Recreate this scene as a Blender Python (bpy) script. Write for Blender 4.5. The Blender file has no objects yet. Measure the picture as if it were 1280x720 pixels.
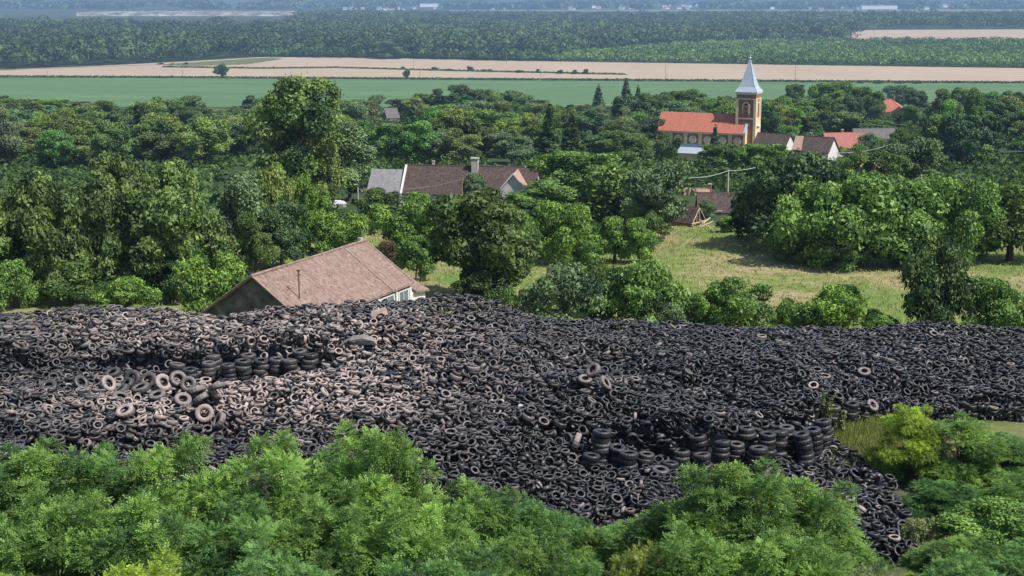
import bpy, math, random
import numpy as np
from mathutils import Vector, Matrix

R0 = np.random.default_rng(7)
random.seed(7)
scene = bpy.context.scene
COL = scene.collection
D = bpy.data

# ------------------------------------------------------------------ camera
CAMZ = 80.0
FPX = 1800.0                       # focal length in pixels of a 1280 wide frame
PITCH = math.atan(385.0 / FPX)
cp, sp = math.cos(PITCH), math.sin(PITCH)

def ray(px, py):
    u, v = (px - 640) / FPX, (360 - py) / FPX
    d = np.array([u, cp + v * sp, -sp + v * cp])
    return d / d[1]

def W(px, py, Y):                  # world point on the sight line at distance Y
    d = ray(px, py)
    return np.array([d[0] * Y, Y, CAMZ + d[2] * Y])

def project(P):
    P = np.asarray(P, float)
    x, y, z = P[..., 0], P[..., 1], P[..., 2] - CAMZ
    dep = y * cp - z * sp
    up = y * sp + z * cp
    dep = np.where(dep < 0.1, 0.1, dep)
    return 640 + FPX * x / dep, 360 - FPX * up / dep

PROF_Y = np.array([-60, 0, 30, 50, 66, 72, 80, 90, 100, 110, 142, 200, 250, 280, 400, 600, 700, 880, 900, 30000.0])
PROF_Z = np.array([-16, -20, -25, -27.2, -27.3, -26.8, -26.1, -26.6, -28.5, -30, -32.0, -34.8, -38.3, -40.5, -48, -56.5, -62, -79.2, -80, -80.0])
def gz(x, y):
    x = np.asarray(x, float); y = np.asarray(y, float)
    z = CAMZ + np.interp(y, PROF_Y, PROF_Z)
    a = np.clip((y - 105) / 30, 0, 1) * np.clip((900 - y) / 200, 0, 1)
    return z + a * (0.35 * np.sin(x * .11 + 1) * np.sin(y * .09) + 0.5 * np.sin(x * .031 + y * .023))

def ground(px, py):                # where a sight line meets the terrain
    d = ray(px, py)
    Y = 60.0
    while Y < 20000:
        p = d * Y
        if CAMZ + p[2] <= float(gz(p[0], p[1])): break
        Y *= 1.004
    return np.array([d[0] * Y, Y, float(gz(d[0] * Y, Y))])

cam = D.cameras.new('camera'); camo = D.objects.new('camera', cam); COL.objects.link(camo)
cam.sensor_width = 36; cam.lens = 36 * FPX / 1280; cam.clip_start = .5; cam.clip_end = 40000
camo.location = (0, 0, CAMZ); camo.rotation_euler = (math.pi / 2 - PITCH, 0, 0)
scene.camera = camo

# ------------------------------------------------------------------ light
SUN_DIR = Vector((.86, -.50, 0)).normalized()
EL = math.radians(52)
sd = Vector((SUN_DIR.x * math.cos(EL), SUN_DIR.y * math.cos(EL), math.sin(EL)))
w = D.worlds.new('World'); scene.world = w; w.use_nodes = True
nt = w.node_tree
sky = nt.nodes.new('ShaderNodeTexSky'); sky.sky_type = 'NISHITA'; sky.sun_disc = False
sky.sun_elevation = EL; sky.sun_rotation = math.atan2(sd.x, sd.y)
sky.air_density = 1.0; sky.dust_density = 1.2
bg = nt.nodes['Background']; bg.inputs['Strength'].default_value = .12
nt.links.new(sky.outputs[0], bg.inputs['Color'])
sun = D.lights.new('sun', 'SUN'); suno = D.objects.new('sun', sun); COL.objects.link(suno)
sun.energy = 5.0; sun.angle = math.radians(.5); sun.color = (1, .96, .90)
suno.rotation_euler = sd.to_track_quat('Z', 'Y').to_euler(); suno.location = (0, 0, 300)
scene.view_settings.view_transform = 'Standard'; scene.view_settings.look = 'None'
scene.view_settings.exposure = 0
scene.cycles.max_bounces = 4; scene.cycles.diffuse_bounces = 2; scene.cycles.transmission_bounces = 2; scene.cycles.caustics_reflective = False; scene.cycles.caustics_refractive = False
scene.cycles.use_denoising = True; scene.cycles.use_adaptive_sampling = True; scene.cycles.adaptive_threshold = .025

# ------------------------------------------------------------------ materials
PAINTED_HAZE = D.node_groups.new('painted_haze', 'ShaderNodeTree')
PAINTED_HAZE.interface.new_socket('Shader', in_out='INPUT', socket_type='NodeSocketShader')
PAINTED_HAZE.interface.new_socket('Shader', in_out='OUTPUT', socket_type='NodeSocketShader')
def _paint_haze():
    n, l = PAINTED_HAZE.nodes, PAINTED_HAZE.links
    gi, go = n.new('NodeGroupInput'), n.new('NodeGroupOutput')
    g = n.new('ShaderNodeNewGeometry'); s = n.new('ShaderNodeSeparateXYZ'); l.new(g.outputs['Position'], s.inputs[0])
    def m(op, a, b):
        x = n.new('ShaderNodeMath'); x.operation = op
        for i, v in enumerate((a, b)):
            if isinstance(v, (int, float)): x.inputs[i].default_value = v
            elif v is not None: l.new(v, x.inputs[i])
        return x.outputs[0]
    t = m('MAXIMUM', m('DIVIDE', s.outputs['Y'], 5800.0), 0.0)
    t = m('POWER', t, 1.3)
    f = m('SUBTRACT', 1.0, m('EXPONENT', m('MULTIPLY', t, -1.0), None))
    e = n.new('ShaderNodeEmission'); e.inputs[0].default_value = (.25, .39, .66, 1); e.inputs[1].default_value = 1.12  # blue glow painted onto surfaces, stronger with distance, standing in for hazy air
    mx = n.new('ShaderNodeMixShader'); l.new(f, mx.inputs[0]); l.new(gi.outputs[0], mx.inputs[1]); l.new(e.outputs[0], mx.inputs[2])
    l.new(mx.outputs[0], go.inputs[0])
_paint_haze()

class M:
    """small helper round a node material"""
    def __init__(s, name, haze=True):
        s.m = D.materials.new(name); s.m.use_nodes = True
        s.n, s.l = s.m.node_tree.nodes, s.m.node_tree.links
        s.b = s.n['Principled BSDF']; s.out = s.n['Material Output']; s.haze = haze
        s.b.inputs['Specular IOR Level'].default_value = .3
    def node(s, t, **kw):
        x = s.n.new('ShaderNode' + t)
        for k, v in kw.items(): setattr(x, k, v)
        return x
    def set(s, x, k, v):
        if hasattr(v, 'is_linked') or isinstance(v, bpy.types.NodeSocket): s.l.new(v, x.inputs[k])
        else: x.inputs[k].default_value = v
    def noise(s, scale, detail=4, vec=None, rough=.6, coord='Object'):
        x = s.node('TexNoise'); x.inputs['Scale'].default_value = scale; x.inputs['Detail'].default_value = detail
        x.inputs['Roughness'].default_value = rough
        s.l.new(vec or s.coord(coord), x.inputs['Vector']); return x.outputs['Fac']
    def coord(s, c='Object'):
        if c == 'World':
            return s.node('NewGeometry').outputs['Position']
        return s.node('TexCoord').outputs[c]
    def ramp(s, f, stops):
        x = s.node('ValToRGB'); s.l.new(f, x.inputs[0]); e = x.color_ramp.elements
        while len(e) < len(stops): e.new(.5)
        for k, (p, c) in enumerate(stops):
            e[k].position = p; e[k].color = (*c, 1) if len(c) == 3 else c
        return x.outputs[0]
    def mix(s, f, a, b, mode='MIX'):
        x = s.node('Mix', data_type='RGBA', blend_type=mode)
        for k, v in ((0, f), (6, a), (7, b)):
            if isinstance(v, bpy.types.NodeSocket): s.l.new(v, x.inputs[k])
            elif isinstance(v, tuple): x.inputs[k].default_value = (*v, 1) if len(v) == 3 else v
            else: x.inputs[k].default_value = v
        return x.outputs[2]
    def math(s, op, a, b=0.0, clamp=False):
        x = s.node('Math', operation=op, use_clamp=clamp)
        for k, v in enumerate((a, b)):
            if isinstance(v, bpy.types.NodeSocket): s.l.new(v, x.inputs[k])
            else: x.inputs[k].default_value = v
        return x.outputs[0]
    def attr(s, name, out='Fac'):
        x = s.node('Attribute', attribute_name=name); return x.outputs[out]
    def bump(s, h, dist=.05, strength=1):
        x = s.node('Bump'); x.inputs['Distance'].default_value = dist; x.inputs['Strength'].default_value = strength
        s.l.new(h, x.inputs['Height']); s.l.new(x.outputs[0], s.b.inputs['Normal'])
    def done(s, color=None, rough=.8, metal=0, shader=None):
        if color is not None: s.set(s.b, 'Base Color', (*color, 1) if isinstance(color, tuple) and len(color) == 3 else color)
        s.set(s.b, 'Roughness', rough); s.b.inputs['Metallic'].default_value = metal
        o = shader or s.b.outputs[0]
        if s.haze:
            g = s.node('Group'); g.node_tree = PAINTED_HAZE; s.l.new(o, g.inputs[0]); o = g.outputs[0]
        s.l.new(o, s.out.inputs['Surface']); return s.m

def leaf_material(name, fixed=None, transl=.20):
    k = M(name)
    tone = k.attr('tone')
    if fixed: base = k.mix(0.0, fixed, fixed)
    else: base = k.node('ObjectInfo').outputs['Color']
    dark = k.mix(1.0, base, (.34, .42, .46), 'MULTIPLY')
    lite = k.mix(1.0, base, (2.15, 2.0, 1.6), 'MULTIPLY')
    c = k.mix(k.math('MULTIPLY', tone, 1.0, True), dark, lite)
    big = k.noise(.35, 2, k.coord('World'))
    c = k.mix(k.math('MULTIPLY', big, .35), c, k.mix(1.0, c, (1.15, 1.05, .8), 'MULTIPLY'))
    k.set(k.b, 'Base Color', c); k.b.inputs['Roughness'].default_value = .55
    k.b.inputs['Specular IOR Level'].default_value = .22
    t = k.node('BsdfTranslucent'); k.l.new(k.mix(1.0, c, (1.2, 1.25, .55), 'MULTIPLY'), t.inputs[0])
    mx = k.node('MixShader'); mx.inputs[0].default_value = transl
    k.l.new(k.b.outputs[0], mx.inputs[1]); k.l.new(t.outputs[0], mx.inputs[2])
    return k.done(None, .55, 0, mx.outputs[0])

def plain(name, col, rough=.7, scale=3, var=.25, metal=0, coord='Object'):
    k = M(name)
    n1 = k.noise(scale, 5, coord=coord)
    a = tuple(c * (1 - var) for c in col); b = tuple(min(1, c * (1 + var)) for c in col)
    return k.done(k.ramp(n1, [(.3, a), (.7, b)]), rough, metal)

def tiles(name, cols, rows=3.2, rough=.85, spot=None):
    """clay tiles: courses down the slope (object z), mottled tile by tile"""
    k = M(name); co = k.coord('Object')
    mp = k.node('Mapping'); k.l.new(co, mp.inputs[0]); mp.inputs['Scale'].default_value = (1, 1, 1)
    v = k.node('TexVoronoi'); v.inputs['Scale'].default_value = rows; k.l.new(co, v.inputs['Vector'])
    n1 = k.noise(.5, 6); n2 = k.noise(rows * 1.7, 3)
    c = k.ramp(v.outputs['Color'], [(.1, cols[0]), (.5, cols[1]), (.9, cols[2])])
    c = k.mix(k.math('MULTIPLY', n1, .75), c, cols[3] if len(cols) > 3 else cols[0])
    if spot: c = k.mix(k.ramp(n2, [(.60, (0, 0, 0)), (.70, (1, 1, 1))]), c, spot)
    mp.inputs['Scale'].default_value = (2.2, .22, .22); n3 = k.noise(1.0, 5, mp.outputs[0])
    c = k.mix(k.math('MULTIPLY', k.ramp(n3, [(.48, (0, 0, 0)), (.72, (1, 1, 1))]), .42), c, k.mix(1.0, c, (.50, .48, .46), 'MULTIPLY'))
    wv = k.node('TexWave', bands_direction='Z'); wv.inputs['Scale'].default_value = 2.0; k.l.new(co, wv.inputs['Vector'])
    k.bump(k.math('ADD', wv.outputs['Fac'], n2), .05, .7)
    return k.done(c, rough)

MAT = {}
MAT['leaf'] = leaf_material('foliage')
MAT['leaf_fore'] = leaf_material('feathery_foliage', transl=.26)
MAT['forest_leaf'] = leaf_material('forest_foliage', (.070, .118, .056), .2)
MAT['forest_edge'] = leaf_material('forest_edge_foliage', (.080, .150, .055), .2)
MAT['young_leaf'] = leaf_material('plantation_foliage', (.130, .215, .070), .25)
MAT['wood_leaf'] = leaf_material('undergrowth_foliage', (.075, .135, .045), .25)
MAT['bark'] = plain('bark', (.10, .08, .06), .95, 6, .4)
MAT['pale_bark'] = plain('pale_bark', (.26, .24, .20), .95, 6, .3)
MAT['barn_tile'] = tiles('weathered_barn_tiles', [(.20, .125, .10), (.30, .205, .17), (.38, .285, .245), (.235, .155, .13)], 3.4, .9, (.46, .41, .37))
MAT['brown_tile'] = tiles('dark_brown_tiles', [(.060, .043, .039), (.098, .068, .060), (.15, .11, .097), (.078, .057, .050)], 3.0, .9, (.21, .165, .14))
MAT['grey_roof'] = tiles('grey_slate', [(.22, .22, .23), (.28, .27, .27), (.32, .31, .31), (.24, .24, .25)], 2, .8)
MAT['dull_roof'] = tiles('dull_grey_sheets', [(.13, .12, .12), (.17, .16, .155), (.2, .19, .18), (.15, .14, .14)], 2, .85)
MAT['orange_tile'] = tiles('orange_clay_tiles', [(.46, .155, .10), (.54, .19, .125), (.58, .22, .145), (.48, .165, .11)], 3, .75)
MAT['red_tile'] = tiles('red_clay_tiles', [(.36, .135, .105), (.41, .165, .13), (.44, .19, .15), (.37, .145, .115)], 3, .8)
MAT['pink_tile'] = tiles('pale_orange_tiles', [(.45, .28, .21), (.50, .32, .245), (.54, .36, .28), (.45, .29, .22)], 3, .8)
MAT['white_wall'] = plain('white_render', (.70, .68, .63), .85, 1.2, .1)
MAT['grey_wall'] = plain('grey_render', (.42, .43, .44), .9, 1.2, .15)
MAT['cream'] = plain('cream_render', (.74, .60, .39), .85, 1.0, .1)
MAT['brick'] = plain('brown_brick', (.30, .155, .10), .9, 6, .35)
MAT['white_paint'] = plain('white_paint', (.78, .78, .76), .5, 4, .06)
MAT['glass'] = plain('window_pane', (.16, .20, .22), .12, 2, .3)
MAT['dark'] = plain('dark_opening', (.02, .018, .016), .9, 3, .3)
MAT['zinc'] = plain('zinc_sheet', (.55, .62, .70), .42, 1.5, .12, .35)
MAT['bluezinc'] = plain('blue_grey_sheet', (.30, .38, .50), .5, 1.5, .12, .3)
MAT['concrete'] = plain('concrete', (.46, .44, .40), .9, 4, .18)
MAT['timber'] = plain('weathered_timber', (.30, .20, .12), .9, 6, .35)
MAT['pale_timber'] = plain('pale_timber', (.50, .40, .27), .9, 6, .25)
MAT['rust'] = plain('rusty_pipe', (.16, .075, .05), .8, 9, .4)
MAT['dusty_board'] = plain('dusty_board', (.33, .25, .21), .9, 3, .3)
MAT['dusty_sheet'] = plain('dusty_sheet', (.24, .22, .205), .9, 3, .35)
MAT['round_pane'] = plain('pale_yellow_glass', (.50, .45, .34), .4, 2, .15)
MAT['cable'] = plain('cable', (.40, .40, .40), .6, 4, .1)
MAT['wire_dark'] = plain('dark_cable', (.10, .09, .08), .7, 4, .1)
def _old_wall():
    k = M('stained_old_plaster')
    n1 = k.noise(.9, 8); n2 = k.noise(3.5, 5)
    c = k.ramp(n1, [(.32, (.06, .055, .05)), (.5, (.14, .125, .11)), (.72, (.30, .275, .245))])
    c = k.mix(k.ramp(n2, [(.55, (0, 0, 0)), (.68, (1, 1, 1))]), c, (.22, .12, .085))
    k.bump(n2, .05, .6); return k.done(c, .95)
MAT['old_wall'] = _old_wall()

# ------------------------------------------------------------------ mesh + object helpers
def mesh_np(name, V, F, mats, attrs=None, midx=None, smooth=False):
    V = np.ascontiguousarray(V, np.float32); F = np.ascontiguousarray(F, np.int32); n = F.shape[1]
    me = D.meshes.new(name)
    me.vertices.add(len(V)); me.vertices.foreach_set('co', V.ravel())
    me.loops.add(F.size); me.loops.foreach_set('vertex_index', F.ravel())
    me.polygons.add(len(F)); me.polygons.foreach_set('loop_start', np.arange(0, F.size, n, dtype=np.int32))
    try: me.polygons.foreach_set('loop_total', np.full(len(F), n, np.int32))
    except Exception: pass
    for k, v in (attrs or {}).items():
        v = np.ascontiguousarray(v, np.float32)
        if v.ndim == 1:
            a = me.attributes.new(k, 'FLOAT', 'POINT'); a.data.foreach_set('value', v)
        else:
            a = me.attributes.new(k, 'FLOAT_COLOR', 'POINT'); a.data.foreach_set('color', v.ravel())
    for m in mats: me.materials.append(m)
    if midx is not None: me.polygons.foreach_set('material_index', np.ascontiguousarray(midx, np.int32))
    if smooth: me.polygons.foreach_set('use_smooth', np.ones(len(F), bool))
    me.update(calc_edges=True)
    return me

class MB:
    """collects boxes, tubes and polygons, builds ONE mesh object"""
    def __init__(s): s.v, s.f = [], []
    def poly(s, *pts):
        i = len(s.v); s.v += [tuple(map(float, p)) for p in pts]; s.f.append(tuple(range(i, i + len(pts)))); return s
    def hexa(s, p):              # 8 points: bottom ring 0-3, top ring 4-7
        i = len(s.v); s.v += [tuple(map(float, q)) for q in p]
        for f in ((3, 2, 1, 0), (4, 5, 6, 7), (0, 1, 5, 4), (1, 2, 6, 5), (2, 3, 7, 6), (3, 0, 4, 7)): s.f.append(tuple(i + a for a in f))
        return s
    def box(s, x0, y0, z0, x1, y1, z1):
        return s.hexa([(x0, y0, z0), (x1, y0, z0), (x1, y1, z0), (x0, y1, z0), (x0, y0, z1), (x1, y0, z1), (x1, y1, z1), (x0, y1, z1)])
    def prism(s, ring0, ring1):
        i = len(s.v); n = len(ring0); s.v += [tuple(map(float, q)) for q in list(ring0) + list(ring1)]
        s.f.append(tuple(i + a for a in range(n))[::-1]); s.f.append(tuple(i + n + a for a in range(n)))
        for a in range(n): s.f.append((i + a, i + (a + 1) % n, i + n + (a + 1) % n, i + n + a))
        return s
    def tube(s, pts, rad, n=6):
        pts = [Vector(p) for p in pts]; rad = rad if isinstance(rad, (list, tuple)) else [rad] * len(pts)
        i = len(s.v)
        for k, p in enumerate(pts):
            d = (pts[min(k + 1, len(pts) - 1)] - pts[max(k - 1, 0)]).normalized()
            a = d.orthogonal().normalized() if abs(d.z) < .9 else Vector((1, 0, 0)); b = d.cross(a).normalized(); a = b.cross(d)
            for j in range(n):
                t = 2 * math.pi * j / n; q = p + (a * math.cos(t) + b * math.sin(t)) * rad[k]; s.v.append(tuple(q))
        for k in range(len(pts) - 1):
            for j in range(n):
                s.f.append((i + k * n + j, i + k * n + (j + 1) % n, i + (k + 1) * n + (j + 1) % n, i + (k + 1) * n + j))
        s.f.append(tuple(i + j for j in range(n))[::-1]); s.f.append(tuple(i + (len(pts) - 1) * n + j for j in range(n)))
        return s
    def mesh(s, name, mat):
        me = D.meshes.new(name); me.from_pydata(s.v, [], s.f); me.materials.append(mat); me.update(); return me
    def build(s, name, mat, parent=None):
        o = D.objects.new(name, s.mesh(name, mat)); COL.objects.link(o); o.parent = parent; return o

def tag(o, label=None, cat=None, group=None, kind=None):
    for k, v in (('label', label), ('category', cat), ('group', group), ('kind', kind)):
        if v: o[k] = v
    return o
def thing(name, label, cat, loc=(0, 0, 0), rz=0, group=None):
    o = D.objects.new(name, None); COL.objects.link(o); o.location = tuple(map(float, loc)); o.rotation_euler = (0, 0, rz)
    o.empty_display_size = .5
    return tag(o, label, cat, group)
def link(name, me, parent=None):
    o = D.objects.new(name, me); COL.objects.link(o); o.parent = parent; return o

# ------------------------------------------------------------------ the ground sheet
def ground_sheet():
    Y = np.concatenate([np.linspace(-40, 260, 151), np.linspace(264, 1000, 120), np.geomspace(1030, 24000, 40)])
    U = np.linspace(-1, 1, 161)
    YY, UU = np.meshgrid(Y, U, indexing='ij')
    XX = UU * (.62 * np.maximum(YY, 0) + 70)
    ZZ = gz(XX, YY)
    nr, nc = YY.shape
    V = np.stack([XX, YY, ZZ], -1).reshape(-1, 3)
    i = np.arange(nr - 1)[:, None] * nc + np.arange(nc - 1)[None]
    F = np.stack([i, i + 1, i + nc + 1, i + nc], -1).reshape(-1, 4)
    px, py = project(V)
    k = M('ground_earth_and_grass')
    n1 = k.noise(.06, 8, k.coord('World'), .65); n2 = k.noise(.9, 6, k.coord('World'), .7); n3 = k.noise(6, 4, k.coord('World'))
    dry = k.ramp(n2, [(.30, (.29, .23, .11)), (.55, (.43, .35, .19)), (.75, (.52, .44, .26))])
    green = k.ramp(n2, [(.3, (.12, .19, .04)), (.6, (.20, .28, .06)), (.8, (.27, .32, .09))])
    mead = k.mix(k.ramp(n1, [(.46, (0, 0, 0)), (.60, (1, 1, 1))]), green, dry)
    mead = k.mix(k.math('MULTIPLY', n3, .5), mead, k.mix(1.0, mead, (.55, .6, .5), 'MULTIPLY'))
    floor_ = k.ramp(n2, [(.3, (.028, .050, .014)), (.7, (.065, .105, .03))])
    soil = k.ramp(n2, [(.3, (.05, .042, .035)), (.7, (.12, .10, .08))])
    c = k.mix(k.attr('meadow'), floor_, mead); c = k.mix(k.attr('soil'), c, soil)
    k.bump(n3, .15, .6)
    mat = k.done(c, .95)
    y = V[:, 1]
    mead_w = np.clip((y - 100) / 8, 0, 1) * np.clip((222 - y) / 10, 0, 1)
    soil_w = np.clip((y - 60) / 5, 0, 1) * np.clip((106 - y) / 5, 0, 1)
    patch = (px > 1030) & (px < 1130) & (py > 515) & (py < 590) & (y > 74) & (y < 86)
    mead_w[patch] = 1; soil_w[patch] = 0
    side = (px > 1118) & (y > 55) & (y < 88); mead_w[side] = .6; soil_w[side] = 0
    o = link('ground', mesh_np('ground', V, F, [mat], {'meadow': mead_w, 'soil': soil_w}, smooth=True))
    tag(o, kind='structure')
ground_sheet()

def plane_pt(px, py, z=0.0):
    d = ray(px, py); t = (z - CAMZ) / d[2]; return np.array([d[0] * t, d[1] * t, z])

def strip_sheet(name, mat, top, bot, z, nx=60, ny=14):
    """a field lying on the flat plain: the near and far edges are given as (px, py) outlines"""
    X = np.linspace(top[0][0], top[-1][0], nx)
    a = np.interp(X, *zip(*top)); b = np.interp(X, *zip(*bot))
    P0 = np.array([plane_pt(x, y, z) for x, y in zip(X, b)]); P1 = np.array([plane_pt(x, y, z) for x, y in zip(X, a)])
    t = np.linspace(0, 1, ny)[:, None, None]
    V = (P0[None] * (1 - t) + P1[None] * t).reshape(-1, 3)
    i = np.arange(ny - 1)[:, None] * nx + np.arange(nx - 1)[None]
    F = np.stack([i, i + 1, i + nx + 1, i + nx], -1).reshape(-1, 4)
    return tag(link(name, mesh_np(name, V, F, [mat])), kind='structure')

FOREST_EDGE = [(-200, 93), (0, 88), (128, 82), (230, 77), (330, 71), (480, 72.5), (640, 76), (690, 76), (740, 67), (800, 62), (900, 57), (1000, 53.5), (1052, 52), (1064, 47), (1070, 38), (1152, 36.5), (1450, 36)]
WHEAT_TOP = [(-200, 93), (0, 88), (128, 82), (230, 77), (330, 71), (480, 72.5), (640, 76), (1152, 83.5), (1450, 87.5)]
WHEAT_BOT = [(-200, 96), (128, 97), (400, 98.5), (700, 100.5), (1152, 103.5), (1450, 105.5)]
def crop(name, stops, scale, stretch, rows=0):
    k = M(name); mp = k.node('Mapping'); k.l.new(k.coord('World'), mp.inputs[0]); mp.inputs['Scale'].default_value = stretch
    n1 = k.noise(scale, 6, mp.outputs[0], .65); n2 = k.noise(.25, 4, k.coord('World'))
    f = k.math('ADD', k.math('MULTIPLY', n1, .7), k.math('MULTIPLY', n2, .3))
    if rows:
        wv = k.node('TexWave', bands_direction='Y'); wv.inputs['Scale'].default_value = rows; wv.inputs['Distortion'].default_value = 1.5
        k.l.new(k.coord('World'), wv.inputs['Vector']); f = k.math('ADD', k.math('MULTIPLY', f, .80), k.math('MULTIPLY', wv.outputs['Fac'], .20))
    return k.done(k.ramp(f, stops), .95)
wheat = crop('ripe_wheat', [(.30, (.38, .285, .20)), (.5, (.44, .34, .245)), (.7, (.50, .395, .29))], .012, (1, .35, 1), .012)
beet = crop('green_crop', [(.34, (.075, .150, .055)), (.48, (.100, .190, .075)), (.56, (.112, .205, .082)), (.70, (.15, .245, .11))], .02, (.4, 1.5, 1), .02)
strip_sheet('wheat_field', wheat, WHEAT_TOP, WHEAT_BOT, .15)
strip_sheet('green_field', beet, WHEAT_BOT, [(-200, 133.5), (1450, 133.5)], .12)
strip_sheet('far_wheat_field', wheat, [(1010, 37.5), (1064, 37.5), (1450, 36)], [(1010, 53.2), (1052, 53.2), (1450, 54)], .15, 20, 6)
strip_sheet('distant_meadow', crop('far_meadow', [(.3, (.10, .16, .06)), (.7, (.22, .25, .10))], .01, (1, 1, 1)), [(560, 12.4), (1450, 11.4)], [(560, 14.0), (1450, 15)], .5, 30, 4)
strip_sheet('grass_field', crop('rough_grass', [(.3, (.10, .14, .045)), (.7, (.17, .19, .075))], .03, (1, 1, 1)),
            [(205, 80.2), (240, 78), (330, 72.6), (352, 73.4)], [(205, 81.2), (240, 82.2), (310, 80.2), (352, 73.6)], .30, 24, 6)
strip_sheet('farm_track', plain('pale_track', (.42, .36, .27), .95, .3, .2), [(-200, 93.2), (128, 82.4), (200, 80), (330, 71.6), (352, 72.6)], [(-200, 93.9), (128, 83.0), (200, 80.6), (330, 72.1), (352, 72.9)], .45, 40, 3)

# ------------------------------------------------------------------ foliage
def norm(a): return a / np.maximum(np.linalg.norm(a, axis=-1, keepdims=True), 1e-9)

def sample_blobs(rng, blobs, n, inner=.72, hollow=.8, up=.5):
    """points near the outer shells of overlapping ellipsoids, none deep inside another one"""
    B = np.asarray(blobs, float); c, r = B[:, :3], B[:, 3:6]
    p = (r[:, 0] * r[:, 1] * r[:, 2]) ** (2 / 3.); p /= p.sum()
    out = []; got = 0
    while got < n:
        m = int((n - got) * 1.8) + 60
        k = rng.choice(len(B), m, p=p)
        d = norm(rng.normal(size=(m, 3)))
        flip = (d[:, 2] < -.2) & (rng.random(m) < up); d[flip, 2] *= -1
        rad = inner + (1.06 - inner) * rng.random(m) ** .6 + (rng.random(m) < .16) * rng.uniform(.05, .45, m)
        P = c[k] + d * r[k] * rad[:, None]
        q = np.linalg.norm((P[:, None] - c[None]) / r[None], axis=2)
        q[np.arange(m), k] = 9
        ok = q.min(1) > hollow
        out.append((P[ok], d[ok], k[ok])); got += int(ok.sum())
    P, d, k = (np.concatenate([o[j] for o in out])[:n] for j in range(3))
    return P, d, k

def leaf_quads(rng, P, nrm, size, elong=1.5):
    n = len(P)
    t = norm(np.cross(nrm, rng.normal(size=(n, 3)))); b = np.cross(nrm, t)
    s = size * (.6 + .8 * rng.random(n))[:, None]
    h = s * .5
    fold = nrm * h * .35
    V = np.stack([P - t * h * elong, P + b * h * .75 + fold, P + t * h * elong, P - b * h * .75 + fold], 1).reshape(-1, 3)
    F = np.arange(4 * n).reshape(-1, 4)
    return V, F

def leafy(rng, blobs, n, size, inner=.72, hollow=.8, up=.5, elong=1.5, spread=.75, z0=None, z1=None):
    P, d, k = sample_blobs(rng, blobs, n, inner, hollow, up)
    nr = norm(d * .6 + rng.normal(size=(n, 3)) * spread + np.array([0, 0, .3]))
    V, F = leaf_quads(rng, P, nr, size, elong)
    bt = rng.normal(.42, .2, len(blobs))
    tone = bt[k] + rng.normal(0, .16, n)
    return V, F, np.repeat(np.clip(tone, 0, 1), 4)

def crown_blobs(rng, kind, h, w):
    bl = []
    if kind in ('round', 'walnut', 'bush'):
        cz, rz, rxy = {'round': (.49, .44, .40), 'walnut': (.48, .44, .41), 'bush': (.42, .45, .42)}[kind]
        nl = {'round': 9, 'walnut': 11, 'bush': 8}[kind]; ns = {'round': 8, 'walnut': 6, 'bush': 7}[kind]
        for i in range(nl):       # main boughs, each carrying a cluster of leaf clumps
            a = i * 2.4 + rng.uniform(-.5, .5); e = math.asin(np.clip(-.75 + 1.7 * (i + rng.random()) / nl, -.95, .98)); rr = rng.uniform(.50, .95)
            C = np.array([math.cos(a) * math.cos(e) * rxy * w * rr, math.sin(a) * math.cos(e) * rxy * w * rr, cz * h + math.sin(e) * rz * h * rr])
            s0 = .160 * w * rng.uniform(.65, 1.35); bl.append([*C, s0 * .8, s0 * .8, s0 * .7])
            for j in range(ns):
                d = norm(rng.normal(size=3) + norm(C - [0, 0, cz * h]) * .6 + [0, 0, .25]); s = s0 * rng.uniform(.38, .68)
                c = C + d * s0 * np.array([1, 1, .85]) * rng.uniform(.7, 1.15); c[2] = max(c[2], .05 * h); bl.append([*c, s * 1.1, s * 1.1, s * rng.uniform(.65, .95)])
        bl.append([0, 0, cz * h, w * .20, w * .20, h * .25])
    elif kind == 'poplar':
        for i in range(46):
            t = rng.uniform(.22, .97); a = rng.uniform(0, 6.28)
            prof = .36 * math.sin(min(1, (t - .12) / .75) ** .8 * math.pi * .93) + .06
            rr = rng.uniform(.3, 1)
            s = w * .14 * rng.uniform(.7, 1.3)
            bl.append([math.cos(a) * prof * w * rr, math.sin(a) * prof * w * rr, t * h - s * .5, s, s, s * 1.15])
        bl.append([0, 0, .55 * h, w * .15, w * .15, h * .35])
    elif kind == 'broad':         # big light tree, open lumps spreading high
        for i in range(56):
            t = rng.uniform(.30, .95); a = rng.uniform(0, 6.28)
            prof = .46 * math.sin(min(1, max(0, (t - .18)) / .86) ** .9 * math.pi) ** .7 + .04
            rr = rng.uniform(.35, 1); s = w * .115 * rng.uniform(.7, 1.35)
            bl.append([math.cos(a) * prof * w * rr, math.sin(a) * prof * w * rr, t * h - s * .4, s * 1.15, s * 1.15, s * .85])
    elif kind == 'conifer':
        for i in range(16):
            t = i / 15.; z = h * (.08 + .88 * t); r = w * .48 * (1 - t) ** .85 + .12
            m = max(3, int(9 * (1 - t)))
            for j in range(m):
                a = 6.28 * (j / m) + rng.uniform(0, 1); q = rng.uniform(.55, 1)
                bl.append([math.cos(a) * r * q * .7, math.sin(a) * r * q * .7, z - r * q * .25, r * .34 + .05, r * .34 + .05, h * .03])
    elif kind == 'willow':
        for i in range(60):
            d = norm(rng.normal(size=3)); rr = rng.uniform(.5, 1)
            c = np.array([d[0] * .36 * w * rr, d[1] * .36 * w * rr, (.55 + .33 * d[2]) * h])
            L = h * rng.uniform(.10, .2); bl.append([c[0], c[1], c[2] - L * .4, w * .06, w * .06, L])
        bl.append([0, 0, .58 * h, w * .3, w * .3, h * .28])
    return bl

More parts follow.
